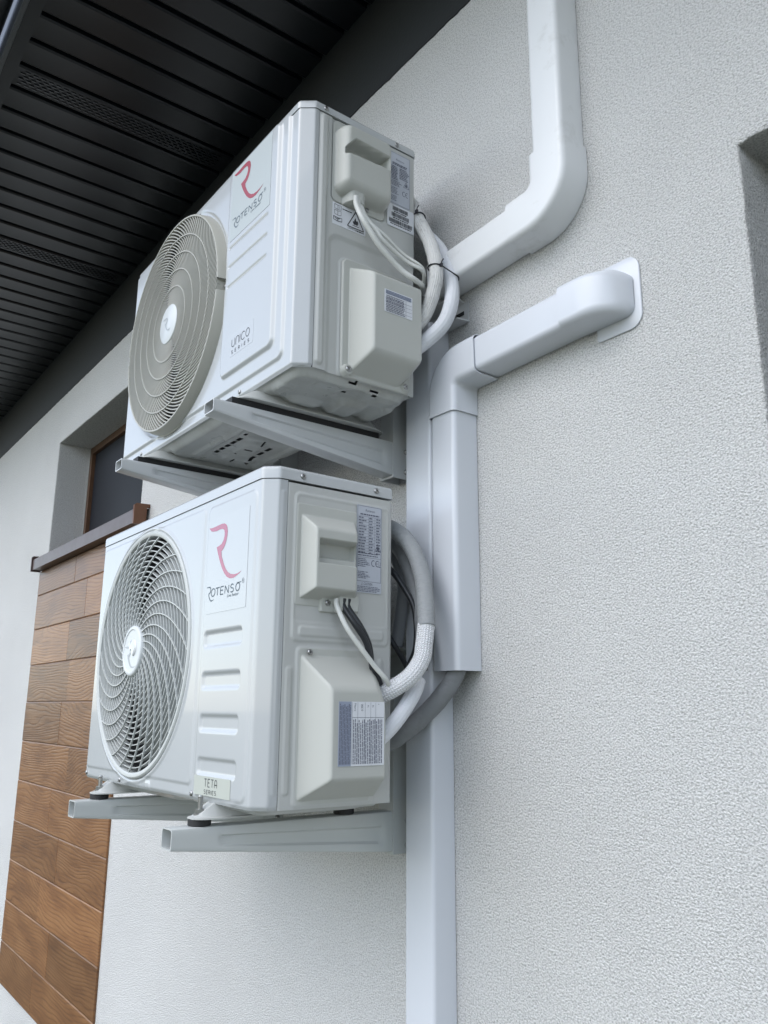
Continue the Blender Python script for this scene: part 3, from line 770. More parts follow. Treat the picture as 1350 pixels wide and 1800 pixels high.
def fan(parent, c, R):
    """shroud, three blades, hub and motor behind the grille"""
    lathe('shroud', [(R+.004, -.004), (R+.002, -.03), (R+.001, -.10), (R+.012, -.13)], c, M['fan'], parent, 96)
    V = []; F = []
    for k in range(3):
        a0 = 2*math.pi*k/3+.7; base = len(V); na, nr = 14, 8
        for i in range(na+1):
            for j in range(nr+1):
                r = .05+(R-.012-.05)*j/nr; sweep = rad(92-18*(j/nr)); a = a0+sweep*(i/na)+.35*(j/nr)
                dd = -.045-.055*(i/na)-.01*math.sin(math.pi*j/nr)
                V.append((c[0]+r*math.cos(a), c[1]-dd, c[2]+r*math.sin(a)))
        F += [(base+i*(nr+1)+j, base+(i+1)*(nr+1)+j, base+(i+1)*(nr+1)+j+1, base+i*(nr+1)+j+1) for i in range(na) for j in range(nr)]
    seg = 40; prof = [(.0001, -.036), (.045, -.037), (.055, -.045), (.055, -.11)]
    base = len(V)
    for r, d in prof:
        for k in range(seg):
            a = 2*math.pi*k/seg; V.append((c[0]+r*math.cos(a), c[1]-d, c[2]+r*math.sin(a)))
    for i in range(len(prof)-1): F += [(base+i*seg+k, base+(i+1)*seg+k, base+(i+1)*seg+(k+1) % seg, base+i*seg+(k+1) % seg) for k in range(seg)]
    meshobj('fan', V, F, M['fan'], parent, smooth='all')
    mb = MB(); mb.box((c[0]-.05, c[1]+.125, c[2]-.24), (c[0]-.02, c[1]+.14, c[2]+.24)); mb.box((c[0]+.02, c[1]+.125, c[2]-.24), (c[0]+.05, c[1]+.14, c[2]+.24))
    mb.obj('motor_bracket', M['dark'], parent)
fan(LU, c, .236)
# front stickers
st = sticker(mpf, -1.366, -1.214, .163, .336, .0031, M['film_gloss'], LU, 'brand_sticker'); brand(mpf, 0, 0, .0034, st, True)
st = sticker(mpf, -1.372, -1.237, -.141, -.110, .0033, M['film_cream'], LU, 'series_sticker', .001)
mb = MB(); lettering(mb, mpf, 'TETA', -1.331, -.1262, .0122, .0014, .0036, gap=.28, width=.047); lettering(mb, mpf, 'SERIES', -1.331, -.1375, .0060, .0010, .0036, gap=.3, width=.045)
mb.obj('series_lettering', M['ink'], st)
for (a, b) in ((-1.946, -.141), (-1.737, -.143), (-1.386, -.142)): screw('screw', (a, YF, b), (0, -1, 0), .0048, LU)
for (a, b) in ((.699, .3855), (.854, .3855)): screw('screw', (X+.0018, a, b), (1, 0, 0), .0052, LU)
# side covers
def ctrlL(y, z):
    plate = .0028*emb(rr(y, z, .689, .812, .166, .339, .004), .002)
    # bulge with chamfered top, left and bottom
    b = smin((y-.6975)*3.2, (.8085-y)*2.0, (z-.1765)*2.2, (.322-z)*1.25, .036+0*y, k=.006)
    b = np.maximum(b, 0)
    rec = emb(rr(y, z, .716, .797, .236, .2745, .002), .0035)
    b = b*(1-rec)+rec*np.minimum(b, .006+.014*sstep((.250-z)/.004))
    neck = np.maximum(smin((y-.762)*3, (.813-y)*3, .018+0*y, (z-.158)*6, k=.004), 0)*(z < .192)
    tab = .0075*emb(rr(y, z, .737, .766, .158, .19, .002), .003)
    return np.maximum(np.maximum(plate, b), np.maximum(neck, tab))
cc = cover(LU, 'control_cover', .688, .815, .157, .341, ctrlL)
screw('screw', (X+.0075, .7505, .1735), (1, 0, 0), .0052, cc)
def valveL(y, z):
    plate = .0026*emb(rr(y, z, .7005, .845, -.1465, .098, .005), .002)
    b = smin((y-.7035)*2.3, (.855-y)*3.0, (z+.141)*1.75, (.088-z)*1.08+(y-.72)*.0, .060+0*y, (.893-y-z*.55)*1.1, k=.008)
    return np.maximum(plate, np.maximum(b, 0))
vc = cover(LU, 'valve_cover', .699, .856, -.148, .0995, valveL)
screw('screw', (X+.006, .7195, .0905), (1, 0, 0), .0050, vc)
# rating label (side)
ms = MS(X)
st = sticker(ms, .811, .8655, .198, .3545, .0032, M['paper_grey'], LU, 'rating_label', .002)
mb = MB(); off = .0036
fr = [(.8125, .218), (.8640, .218), (.8640, .353), (.8125, .353)]
for a, b in zip(fr, fr[1:]+fr[:1]): stroke(mb, ms, [a, b], .0006, off)
fonttext(mb, ms, 'Rotenso', .829, .3435, .0042, off, width=.021, shear=.2)
microtext(mb, ms, .818, .8595, .3365, .3395, 1, off, .8, 0, seed=1)
for k in range(13):
    z = .3345-k*.0052; stroke(mb, ms, [(.8125, z), (.864 if not 9 <= k <= 12 else .850, z)], .0004, off)
    microtext(mb, ms, .8145, .8335, z-.0042, z-.001, 1, off, .7, .5, seed=k); microtext(mb, ms, .8375, .8475, z-.0042, z-.001, 1, off, .7, .5, seed=k+40); microtext(mb, ms, .853, .8625, z-.0042, z-.001, 1, off, .7, .3, seed=k+80)
stroke(mb, ms, [(.836, .3345), (.836, .272)], .0004, off); stroke(mb, ms, [(.850, .3345), (.850, .266)], .0004, off)
tri = [(.8505, .2735), (.8635, .2735), (.857, .288)]
for a, b in zip(tri, tri[1:]+tri[:1]): stroke(mb, ms, [a, b], .0008, off)
mb.add([ms(a, b, off) for a, b in ((.855, .2755), (.859, .2755), (.860, .279), (.857, .284), (.854, .279))], [(0, 1, 2, 3, 4)])
microtext(mb, ms, .814, .860, .262, .270, 2, off, .45, .1, seed=5); microtext(mb, ms, .814, .842, .243, .259, 5, off, .45, .5, seed=6)
stroke(mb, ms, [(.8125, .2605), (.864, .2605)], .0004, off)
stroke(mb, ms, arc(.8475, .2515, .0038, .0052, 55, 305), .0013, off); stroke(mb, ms, arc(.8565, .2515, .0038, .0052, 55, 305), .0013, off); stroke(mb, ms, [(.8535, .2515), (.857, .2515)], .0011, off)
stroke(mb, ms, [(.859, .2545), (.8632, .2545), (.8625, .2485), (.8597, .2485), (.859, .2545)], .0005, off); rect(mb, ms, .859, .8632, .2455, .2466, off)
microtext(mb, ms, .814, .842, .2225, .236, 5, off, .45, .5, seed=9)
fonttext(mb, ms, 'CAUTION', .8275, .2115, .0045, off, width=.018); stroke(mb, ms, [(.8215, .2115), (.8265, .2115), (.824, .216), (.8215, .2115)], .0005, off)
microtext(mb, ms, .8135, .864, .1995, .2100, 4, off, .45, .25, seed=11)
mb.obj('label_print', M['ink_grey'], st)
# valve cover label, turned a quarter
mv = MS(X+.060)
st = sticker(mv, .741, .8305, -.086, .0125, .0010, M['paper'], LU, 'valve_label', .001)
mb = MB(); rect(mb, mv, .7412, .7655, -.0858, .0124, .0012); mb.obj('label_band', M['paper_blue'], st)
mb = MB(); off = .0015
microtext(mb, mv, .7425, .7650, -.083, .0105, 8, off, .52, .06, vertical=True, seed=3)
microtext(mb, mv, .7680, .8270, -.083, -.0135, 17, off, .45, .12, vertical=True, seed=4)
for uu in (.767, .7775, .792, .803, .813): stroke(mb, mv, [(uu, -.083), (uu, .0115)], .0004, off)
stroke(mb, mv, [(.767, -.012), (.8295, -.012)], .0006, off)
fonttext(mb, mv, '0.49kg', .7745, -.002, .0040, off, width=.012, rot=90); fonttext(mb, mv, '0.300', .788, -.002, .0040, off, width=.011, rot=90)
fonttext(mb, mv, 'kg', .7995, .004, .0036, off, rot=90); fonttext(mb, mv, 'kg', .809, .004, .0036, off, rot=90); fonttext(mb, mv, 't', .820, .008, .0028, off, rot=90)
mb.obj('label_print', M['ink_grey'], st)

# ---- upper unit
UU = thing('outdoor_unit', 'upper white air conditioner outdoor unit with fine spiral bladed fan grille, nearest the eaves', 'air conditioner')
def frontU(u, z, s, fr):
    h = .0050*emb(rr(u, z, -2.4, -1.207, .617, 1.35, .016), .007)*fr
    h += .0065*emb(rr(u, z, -1.447, -1.235, .6485, 1.1255, .016), .009)*fr
    for zc in (.9365, .8925, .8465):
        h -= .0030*emb(rr(u, z, -1.432, -1.268, zc-.0022, zc+.0022, .002), .0032)*fr
    d = np.hypot(u+1.712, z-.872)
    h -= .0045*sstep((.272-d)/.008)*fr
    # the lower step swings round the ring
    return h
def sideU(y, z):
    h = .0042*emb(rr(y, z, .7165, .7305, .600, 1.117, .007), .006)
    h -= .0030*emb(rr(y, z, .742, .871, .938, 1.16, .014), .0018)
    h -= .0040*emb(rr(y, z, .742, 1.1, .55, .868, .02), .012)
    h += .0030*emb(rr(y, z, .766, .934, .586, .830, .016), .005)
    return h
PU = dict(XL=-2.007, YF=.678, YB=.947, Z0=.590, ZL=1.1205, ZT=1.1405, seam=.711, ch=.019, ch2=.025, fr=.006, front=frontU, side=sideU,
          fc=(-1.712, .872), fr_hole=.2535, pan_dz=-.002, rcorner=.0175,
          pan=[(-1.292, -1.172, .692, .938, .035, .012, .0045), (-1.42, -1.268, .738, .802, .014, .026, .008), (-1.42, -1.225, .822, .880, .012, .022, .009), (-1.42, -1.212, .908, .940, .010, .020, .007), (-1.222, -1.185, .745, .79, .012, .016, -.004),
               (-1.262, -1.232, .694, .724, .014, .006, .0025), (-1.256, -1.238, .700, .718, .009, .005, -.0025), (-1.235, -1.180, .800, .845, .02, .018, -.004), (-1.225, -1.185, .872, .915, .016, .018, .004),
               (-1.775, -1.345, .700, .932, .035, .012, .0050), (-1.74, -1.37, .742, .760, .009, .010, .004), (-1.74, -1.37, .900, .918, .009, .010, .004), (-1.66, -1.56, .80, .85, .02, .016, .006), (-1.54, -1.44, .78, .88, .03, .022, -.006), (-1.72, -1.68, .80, .88, .018, .014, .007),
               (-1.99, -1.84, .70, .93, .03, .012, .005)])
housing(UU, PU)
holes = [(-1.206, .809, .0040, .0055), (-1.180, .862, .0042, .0060), (-1.170, .806, .0012, .008), (-1.166, .812, .003, .0018), (-1.172, .858, .0012, .010), (-1.29, .74, .001, .012)]
for k in range(5): holes.append((-1.568-.0277*k, .779+.001*(k % 2), .0105, .0052))
for k in range(4): holes.append((-1.593-.0387*k, .867, .0125, .0050))
holes += [(-1.638, .922, .0100, .0085), (-1.655, .812, .009, .0035), (-1.61, .825, .003, .010), (-1.70, .830, .012, .003), (-1.53, .775, .006, .004), (-1.56, .835, .010, .0025)]
base_pan(UU, PU, holes)
YF = PU['YF']; mpf = MF(YF)
cU = (-1.712, YF, .872)
rimprof = [(.2515, -.03), (.2515, .0225), (.2522, .0238), (.2555, .0238), (.2568, .0222), (.2605, -.0005), (.2625, -.0015), (.2625, -.006)]
def rimU():
    seg = 240; V = []; F = []
    gaps = [rad(-2), rad(181)]
    for r, d in rimprof:
        for k in range(seg):
            a = 2*math.pi*k/seg; V.append((cU[0]+r*math.cos(a), cU[1]-d, cU[2]+r*math.sin(a)))
    n = len(rimprof)
    for i in range(n-1):
        for k in range(seg):
            a = 2*math.pi*(k+.5)/seg
            g_ = min(abs((a-q+math.pi) % (2*math.pi)-math.pi) for q in gaps)
            if g_ < rad(3.0) and 1 <= i <= 4: continue
            F.append((i*seg+k, (i+1)*seg+k, (i+1)*seg+(k+1) % seg, i*seg+(k+1) % seg))
    return meshobj('grille_rim', V, F, M['grille_beige'], UU, smooth=40)
rimo = rimU()
# screw pockets in the rim
for q in (rad(-2), rad(181)):
    mb = MB(); a0, a1 = q-rad(3.1), q+rad(3.1)
    pts = [(r_*math.cos(a), r_*math.sin(a), d) for (r_, a, d) in ((.2468, a0, .0225), (.2468, a1, .0225), (.2468, a0, .004), (.2468, a1, .004), (.2600, a0, .002), (.2600, a1, .002), (.2566, a0, .0222), (.2566, a1, .0222))]
    mb.add([(cU[0]+a, cU[1]-d, cU[2]+b) for a, b, d in pts], [(0, 1, 3, 2), (2, 3, 5, 4), (0, 2, 4, 6), (1, 7, 5, 3)])
    mb.obj('screw_pocket', M['grille_beige'], rimo)
    screw('screw', (cU[0]+.2565*math.cos(q), cU[1]-.003, cU[2]+.2565*math.sin(q)), (0, -1, 0), .0042, rimo, h=.004)
def bladesU():
    V = []; F = []; c = (cU[0], cU[1], cU[2]); R0, R1 = .044, .2518; m = 26; D = .0225
    rs = np.linspace(R0, R1, m+1); tp = .70+1.03*(rs-R0)/(R1-R0)
    th = np.concatenate([[0], np.cumsum((tp[1:]+tp[:-1])/2*np.diff(rs)/((rs[1:]+rs[:-1])/2))])
    for s in range(100):
        a = 2*math.pi*s/100+th
        P2 = np.stack([rs*np.cos(a), rs*np.sin(a)], 1); tt = np.gradient(P2, axis=0); tt /= np.linalg.norm(tt, axis=1)[:, None]; nn = np.stack([-tt[:, 1], tt[:, 0]], 1)*(.0006+.0006*(rs-R0)/(R1-R0))[:, None]
        base = len(V)
        for i in range(m+1):
            for sg, dz in ((-1, .0072), (-1, 0), (1, 0), (1, .0072)):
                V.append((c[0]+P2[i, 0]+sg*nn[i, 0], c[1]-D+dz, c[2]+P2[i, 1]+sg*nn[i, 1]))
        for i in range(m):
            b = base+4*i; F += [(b, b+4, b+5, b+1), (b+1, b+5, b+6, b+2), (b+2, b+6, b+7, b+3)]
    seg = 144
    for r in (.0905, .131, .1715, .2115):
        t = .00125; base = len(V)
        for (rr_, dd) in ((r-t, D-.006), (r-t, D+.0012), (r+t, D+.0012), (r+t, D-.006)):
            for k in range(seg):
                a = 2*math.pi*k/seg; V.append((c[0]+rr_*math.cos(a), c[1]-dd, c[2]+rr_*math.sin(a)))
        for j in range(3): F += [(base+j*seg+k, base+(j+1)*seg+k, base+(j+1)*seg+(k+1) % seg, base+j*seg+(k+1) % seg) for k in range(seg)]
    return meshobj('fan_grille', V, F, M['grille_beige'], UU, smooth=40)
gu = bladesU()
hb = lathe('hub_cap', [(.0475, .008), (.0475, .0235), (.0455, .0250), (.0001, .0256)], cU, M['hub'], gu, 72)
mb = MB(); sw = [(a/1000*.36, b/1000*.36) for a, b in SWOOSH]
mb.add([mpf(cU[0]+a-.002, cU[2]+b, .0262) for a, b in sw], [tuple(range(len(sw)))]); mb.obj('hub_mark', M['ink_pale'], hb)
fan(UU, cU, .246)
st = sticker(mpf, -1.4335, -1.2615, .951, 1.1165, .0120, M['film'], UU, 'brand_sticker', .002); brand(mpf, -.057, .788, .0123, st, False)
st = sticker(mpf, -1.401, -1.305, .680, .7285, .0118, M['film_gloss'], UU, 'series_sticker', .001)
mb = MB(); lettering(mb, mpf, 'UnICO', -1.394, .6995, .0170, .0017, .0121, gap=.22, width=.074); lettering(mb, mpf, 'SERIES', -1.394, .6855, .0066, .0012, .0121, gap=.75, width=.074)
mb.obj('series_lettering', M['ink'], st)
for (a, b) in ((.725, 1.1295), (.898, 1.1295)): screw('screw', (X+.0018, a, b), (1, 0, 0), .0052, UU)
for (a, b) in ((-1.372, .601), (-1.887, .602)): screw('screw', (a, YF, b), (0, -1, 0), .0045, UU)
def ctrlU(y, z):
    top = 1.104-.6*np.maximum(.778-y, 0)*0
    d = rr(y, z, .7485, .8705, .955, 1.103, .020)
    b = .036*np.sqrt(np.clip(1-(1-np.clip(-d/.016, 0, 1))**2, 0, 1))
    b = b*(1-.18*sstep((.98-z)/.025))
    lip = 1.029+.006*(y-.75)/.12                                  # curved lower lip of the hand hold
    top_ = 1.068-1.2*np.maximum(.775-y, 0)-.05*(y-.775)
    rec = emb(rr(y, z, .757, .856, 1.000, 1.200, .004), .004)*sstep((z-lip)/.004)*sstep((top_-z)/.003)
    b = b*(1-rec)+rec*np.minimum(b, .004)
    dn = rr(y, z, .768, .812, .925, .985, .015)
    neck = .026*np.sqrt(np.clip(1-(1-np.clip(-dn/.014, 0, 1))**2, 0, 1))*(z > .9385)
    plate = .0012*emb(rr(y, z, .745, .869, .941, 1.119, .012), .002)
    return np.maximum(np.maximum(plate, b), neck)
cc = cover(UU, 'control_cover', .7445, .872, .937, 1.1195, ctrlU, base=X-.002)
screw('screw', (X+.001, .8255, .949), (1, 0, 0), .0045, cc)
def valveU(y, z):
    d = rr(y, z, .770, .930, .5885, .826, .012)
    plate = .0045*emb(d, .003)
    b = smin((y-.7835)*3.2, (.9285-y)*5.0, (z-.594)*1.75, (.812-z)*2.2, .059+0*y, ((.905-y)+(z-.600))*2.5, k=.016)
    boss = np.maximum(.011*emb(np.hypot(y-.782, z-.6015)-.0105, .003), .009*emb(np.hypot(y-.916, z-.6005)-.0095, .003))
    return np.maximum(np.maximum(plate, b), boss)
vc = cover(UU, 'valve_cover', .769, .931, .588, .827, valveU)
for (a, b) in ((.782, .6015), (.916, .6005)): screw('screw', (X+.0105 if a < .8 else X+.0085, a, b), (1, 0, 0), .0060, vc)
# labels on the side
ms = MS(X)
st = sticker(ms, .8785, .9325, .9905, 1.1105, .0014, M['paper_grey'], UU, 'rating_label', .002)
mb = MB(); off = .0018
fr = [(.880, .9925), (.931, .9925), (.931, 1.109), (.880, 1.109)]
for a, b in zip(fr, fr[1:]+fr[:1]): stroke(mb, ms, [a, b], .0006, off)
fonttext(mb, ms, 'Rotenso', .896, 1.0935, .0042, off, width=.021, shear=.2)
microtext(mb, ms, .887, .925, 1.081, 1.0875, 2, off, .75, .1, seed=21); microtext(mb, ms, .881, .902, 1.047, 1.079, 9, off, .6, .15, seed=22)
microtext(mb, ms, .905, .9295, 1.053, 1.079, 7, off, .6, .25, seed=23); microtext(mb, ms, .881, .912, 1.033, 1.046, 4, off, .5, .3, seed=24)
tri = [(.9155, 1.0385), (.9295, 1.0385), (.9225, 1.0525)]
for a, b in zip(tri, tri[1:]+tri[:1]): stroke(mb, ms, [a, b], .0009, off)
mb.add([ms(a, b, off) for a, b in ((.9205, 1.0405), (.9245, 1.0405), (.9255, 1.0435), (.9225, 1.0485), (.9195, 1.0435))], [(0, 1, 2, 3, 4)])
microtext(mb, ms, .881, .905, 1.014, 1.030, 5, off, .45, .5, seed=25); microtext(mb, ms, .881, .908, .998, 1.011, 4, off, .45, .5, seed=26)
stroke(mb, ms, arc(.9165, 1.0225, .0038, .0052, 55, 305), .0013, off); stroke(mb, ms, arc(.9245, 1.0225, .0038, .0052, 55, 305), .0013, off); stroke(mb, ms, [(.9215, 1.0225), (.925, 1.0225)], .0011, off)
mb.obj('label_print', M['ink_grey'], st)
st = sticker(ms, .8745, .9425, .9385, .9895, .0015, M['paper'], UU, 'barcode_label', .002)
mb = MB(); rd = random.Random(3)
for (ua, ub, za, zb) in ((.888, .926, .9765, .9855), (.885, .930, .962, .971), (.879, .937, .9475, .9565)):
    uu = ua
    while uu < ub:
        w = rd.choice([.0005, .0005, .0009, .0013]); rect(mb, ms, uu, uu+w, za, zb, .0019); uu += w+rd.choice([.0005, .0008])
    microtext(mb, ms, ua+.003, ub-.003, za-.0042, za-.0012, 1, .0019, .7, 0, seed=int(za*1e4))
mb.obj('barcodes', M['ink'], st)
msd = MS(X-.001)
st = sticker(msd, .7455, .8225, .8905, .9365, .0015, M['paper'], UU, 'caution_label', .001)
mb = MB(); off = .0019
tri = [(.780, .8985), (.818, .8985), (.799, .9345)]
for a, b in zip(tri, tri[1:]+tri[:1]): stroke(mb, msd, [a, b], .0019, off)
fl = [(.7950, .9060), (.7925, .9095), (.7930, .9135), (.7950, .9120), (.7960, .9165), (.7990, .9215), (.7995, .9165), (.8020, .9145), (.8035, .9165), (.8050, .9120), (.8045, .9085), (.8020, .9058), (.7990, .9068)]
mb.add([msd(a, b, off) for a, b in fl], [tuple(range(len(fl)))]); rect(mb, msd, .7915, .8065, .9030, .9042, off)
fonttext(mb, msd, 'CAUTION', .781, .8930, .0036, off, width=.017); microtext(mb, msd, .799, .819, .8930, .8962, 1, off, .8, 0, seed=31)
for zc, kk in ((.9290, 0), (.9170, 1), (.9035, 2)):          # open book pictograms
    hw, hh = (.0075, .0045) if kk < 2 else (.0095, .0035)
    stroke(mb, msd, [(.7575-hw, zc+hh), (.7575, zc+hh-.0012), (.7575+hw, zc+hh), (.7575+hw, zc-hh), (.7575, zc-hh-.0012), (.7575-hw, zc-hh), (.7575-hw, zc+hh)], .0008 if kk != 2 else .0014, off)
    stroke(mb, msd, [(.7575, zc+hh-.0012), (.7575, zc-hh-.0012)], .0008, off)
fonttext(mb, msd, 'i', .7610, .9265, .0050, off); stroke(mb, msd, [(.7505, .9045), (.756, .9025), (.762, .9052)], .0012, off)
microtext(mb, msd, .768, .792, .9275, .9305, 1, off, .6, .1, seed=33)
mb.obj('label_print', M['ink'], st)
mv = MS(X+.0590)
st = sticker(mv, .8255, .8915, .711, .7565, .0008, M['paper'], UU, 'valve_label', .001)
mb = MB(); off = .0012
rect(mb, mv, .8285, .8885, .7468, .7548, off); mb.obj('label_band', M['paper_blue'], st)
mb = MB(); off = .0014
microtext(mb, mv, .8285, .8885, .7470, .7545, 3, off, .45, .02, seed=41); microtext(mb, mv, .8290, .8735, .7120, .7450, 10, off, .55, .08, seed=42)
for zz in (.7385, .7315, .7240, .7165): stroke(mb, mv, [(.8275, zz), (.8900, zz)], .0005, off)
stroke(mb, mv, [(.8755, .7455), (.8755, .7115)], .0006, off)
mb.obj('label_print', M['ink_grey'], st)

# pressed feet under both units, with bolt, rubber and nut
def foot(u, xc, y0, y1, zb, z_under):
    """foot rail: a folded pressing running front to back under the base"""
    ys = np.linspace(y0, y1, 60); prof = []
    V = []; F = []
    for i, yy in enumerate(ys):
        t = min((yy-y0)/.045, 1); t2 = min((y1-yy)/.045, 1); k = sstep(min(t, t2)*1.0)
        hw = .019+.007*k; top = zb+.0035+(z_under-zb-.002)*k
        tip = math.sqrt(max(0, 1-(1-min((yy-y0)/.018, 1))**2)); hw *= max(.35, tip)
        tip2 = math.sqrt(max(0, 1-(1-min((y1-yy)/.018, 1))**2)); hw *= max(.35, tip2)
        for a, b in ((-hw-.004, zb), (-hw-.004, zb+.0025), (-hw+.004, zb+.0035), (-hw*.55, top), (hw*.55, top), (hw-.004, zb+.0035), (hw+.004, zb+.0025), (hw+.004, zb)): V.append((xc+a, yy, b))
    for i in range(len(ys)-1):
        for j in range(8): F.append((i*8+j, (i+1)*8+j, (i+1)*8+(j+1) % 8, i*8+(j+1) % 8))
    F += [tuple(reversed(range(8))), tuple((len(ys)-1)*8+j for j in range(8))]
    return meshobj('mounting_foot', V, F, M['steel_side'], u, smooth=40)
for xc in (-1.315, -1.805): foot(LU, xc, .600, .925, -.1745, -.150)
for xc in (-1.320, -1.788): foot(UU, xc, .640, .980, .5605, .583)

# ------------------------------------------------------------------ brackets
def bracket(label, xa, ya, zt, htip, hroot, rail_z, rail_x, mat, armw=.040, wallrail=True, studs=True, padh=.009, yb=1.0):
    b = thing('wall_bracket', label, 'bracket', group='brackets carrying the outdoor units')
    for xc in xa:
        t = .0022; hw = armw/2
        # box channel open at the tip, tapering deeper towards the wall, with a pressed flute on the web
        V = []; F = []
        ys = np.linspace(ya, yb, 90)
        sec = lambda h, o_: [(-hw+o_+.004, 0-o_), (hw-o_-.004, 0-o_), (hw-o_-.0012, -.0012-o_), (hw-o_, -.004-o_), (hw-o_, -h*.34), (hw-o_, -h*.40), (hw-o_, -h*.72), (hw-o_, -h*.79), (hw-o_, -h+.004+o_), (hw-o_-.0012, -h+.0012+o_), (hw-o_-.004, -h+o_), (-hw+o_+.004, -h+o_), (-hw+o_+.0012, -h+.0012+o_), (-hw+o_, -h+.004+o_), (-hw+o_, -.004-o_), (-hw+o_+.0012, -.0012-o_)]
        ns = 16
        for ring, o_ in ((0, 0), (1, t)):
            for yy in ys:
                f = (yy-ya)/(yb-ya); h = htip+(hroot-htip)*min(1, f*1.02)**1.0
                s = sec(h, o_); fl = .0042*sstep((f-.17)/.05)*(1-sstep((f-.93)/.04))
                for j, (a, c_) in enumerate(s):
                    if j in (5, 6): a -= fl
                    V.append((xc+a, yy, zt+c_))
        n = len(ys)
        for i in range(n-1):
            for j in range(ns):
                j2 = (j+1) % ns
                F.append((i*ns+j, (i+1)*ns+j, (i+1)*ns+j2, i*ns+j2)); q = n*ns
                F.append((q+i*ns+j, q+i*ns+j2, q+(i+1)*ns+j2, q+(i+1)*ns+j))
        for j in range(ns): F.append((j, (j+1) % ns, n*ns+(j+1) % ns, n*ns+j))
        arm = meshobj('arm', V, F, M[mat], b, smooth=40)
        # upright on the wall
        mb = MB(); x0, x1 = xc-hw-.004, xc+hw+.0015
        mb.box((x0, yb+.0005, rail_z[0]), (x1, yb+.004, rail_z[1])); mb.box((x1-.003, yb+.0045, rail_z[0]), (x1, W-.001, rail_z[1])); mb.box((x0, yb+.0045, rail_z[0]), (x0+.003, W-.001, rail_z[1]))
        upo = mb.obj('upright', M[mat], b, bevel=.0008)
        for zz in (zt-.018, zt-.062):
            screw('bolt', (x1, yb+.034, zz), (1, 0, 0), .0060, upo, h=.006)
        # rubber pads and studs; without studs, a black strip painting the gap's shade
        if not studs:
            mb = MB(); mb.box((xc-.015, ya+.038, zt+.0003), (xc+.015, ya+.375, zt+padh)); mb.obj('gap_shade_strip', M['rubber'], b, bevel=.001)
        for py in ((ya+.055), (ya+.055+.285)) if studs else ():
            r = .019
            o2 = lathe('rubber_pad', [(.001, 0), (r*.92, 0), (r, .0015), (r, padh-.0015), (r*.92, padh), (.001, padh)], (xc, 0, 0), M['rubber'], b, 28)
            o2.rotation_euler = (rad(-90), 0, 0); o2.location = (xc, py, zt); o2.data.transform(Matrix.Translation((-xc, 0, 0)))
            if studs:
                sb = lathe('stud', [(.0001, .047), (.0040, .047), (.0044, .045)]+[(.0044 if k % 2 else .0038, .045-.0011*k) for k in range(1, 22)]+[(.0044, .0185), (.0105, .0185), (.0105, .0165), (.0001, .0165)], (0, 0, 0), M['zinc'], b, 20, smooth=60)
                sb.rotation_euler = (rad(-90), 0, 0); sb.location = (xc, py, zt)
                mb = MB(); V = []
                for zz in (.0190, .0255):
                    for k in range(6): V.append((xc+.0085*math.cos(rad(60*k+10)), py+.0085*math.sin(rad(60*k+10)), zt+zz))
                mb.add(V, [tuple(range(6)), tuple(6+k for k in reversed(range(6)))]+[(k, (k+1) % 6, 6+(k+1) % 6, 6+k) for k in range(6)]); mb.obj('nut', M['zinc'], b, bevel=.0008)
    if wallrail:
        xa0, xa1, zr = rail_x
        mb = MB()
        prism(mb, [(W-.0015, zr+.022), (W-.0035, zr+.022), (W-.0035, zr+.020), (W-.0035, zr-.020), (W-.034, zr-.023), (W-.034, zr-.026), (W-.0015, zr-.023)], xa0, xa1)
        prism(mb, [(W-.004, zr+.022), (W-.004, zr+.0245), (W-.030, zr+.034), (W-.030, zr+.0315)], xa0, xa1-.012)
        rl = mb.obj('wall_rail', M[mat], b, bevel=.0006)
        sl_ = MB(); sl_.box((xa1-.045, W-.0052, zr-.004), (xa1-.012, W-.0041, zr+.004)); sl_.obj('slot', M['dark'], rl)
        screw('bolt', (xa1-.042, W-.0055, zr), (0, -1, 0), .0085, rl, h=.010)
    return b
bracket('lower painted steel bracket whose two arms carry the lower unit on studs and rubber pads', (-1.315, -1.805), .562, -.1855, .033, .072, (-.262, .060), (-1.95, -1.262, .085), 'bracket_low', padh=.0105)
bracket('upper painted steel bracket whose two arms pass above the lower unit', (-1.320, -1.788), .592, .5475, .025, .073, (.47, .80), (-2.0, -1.112, .785), 'bracket', padh=.0125, studs=False)

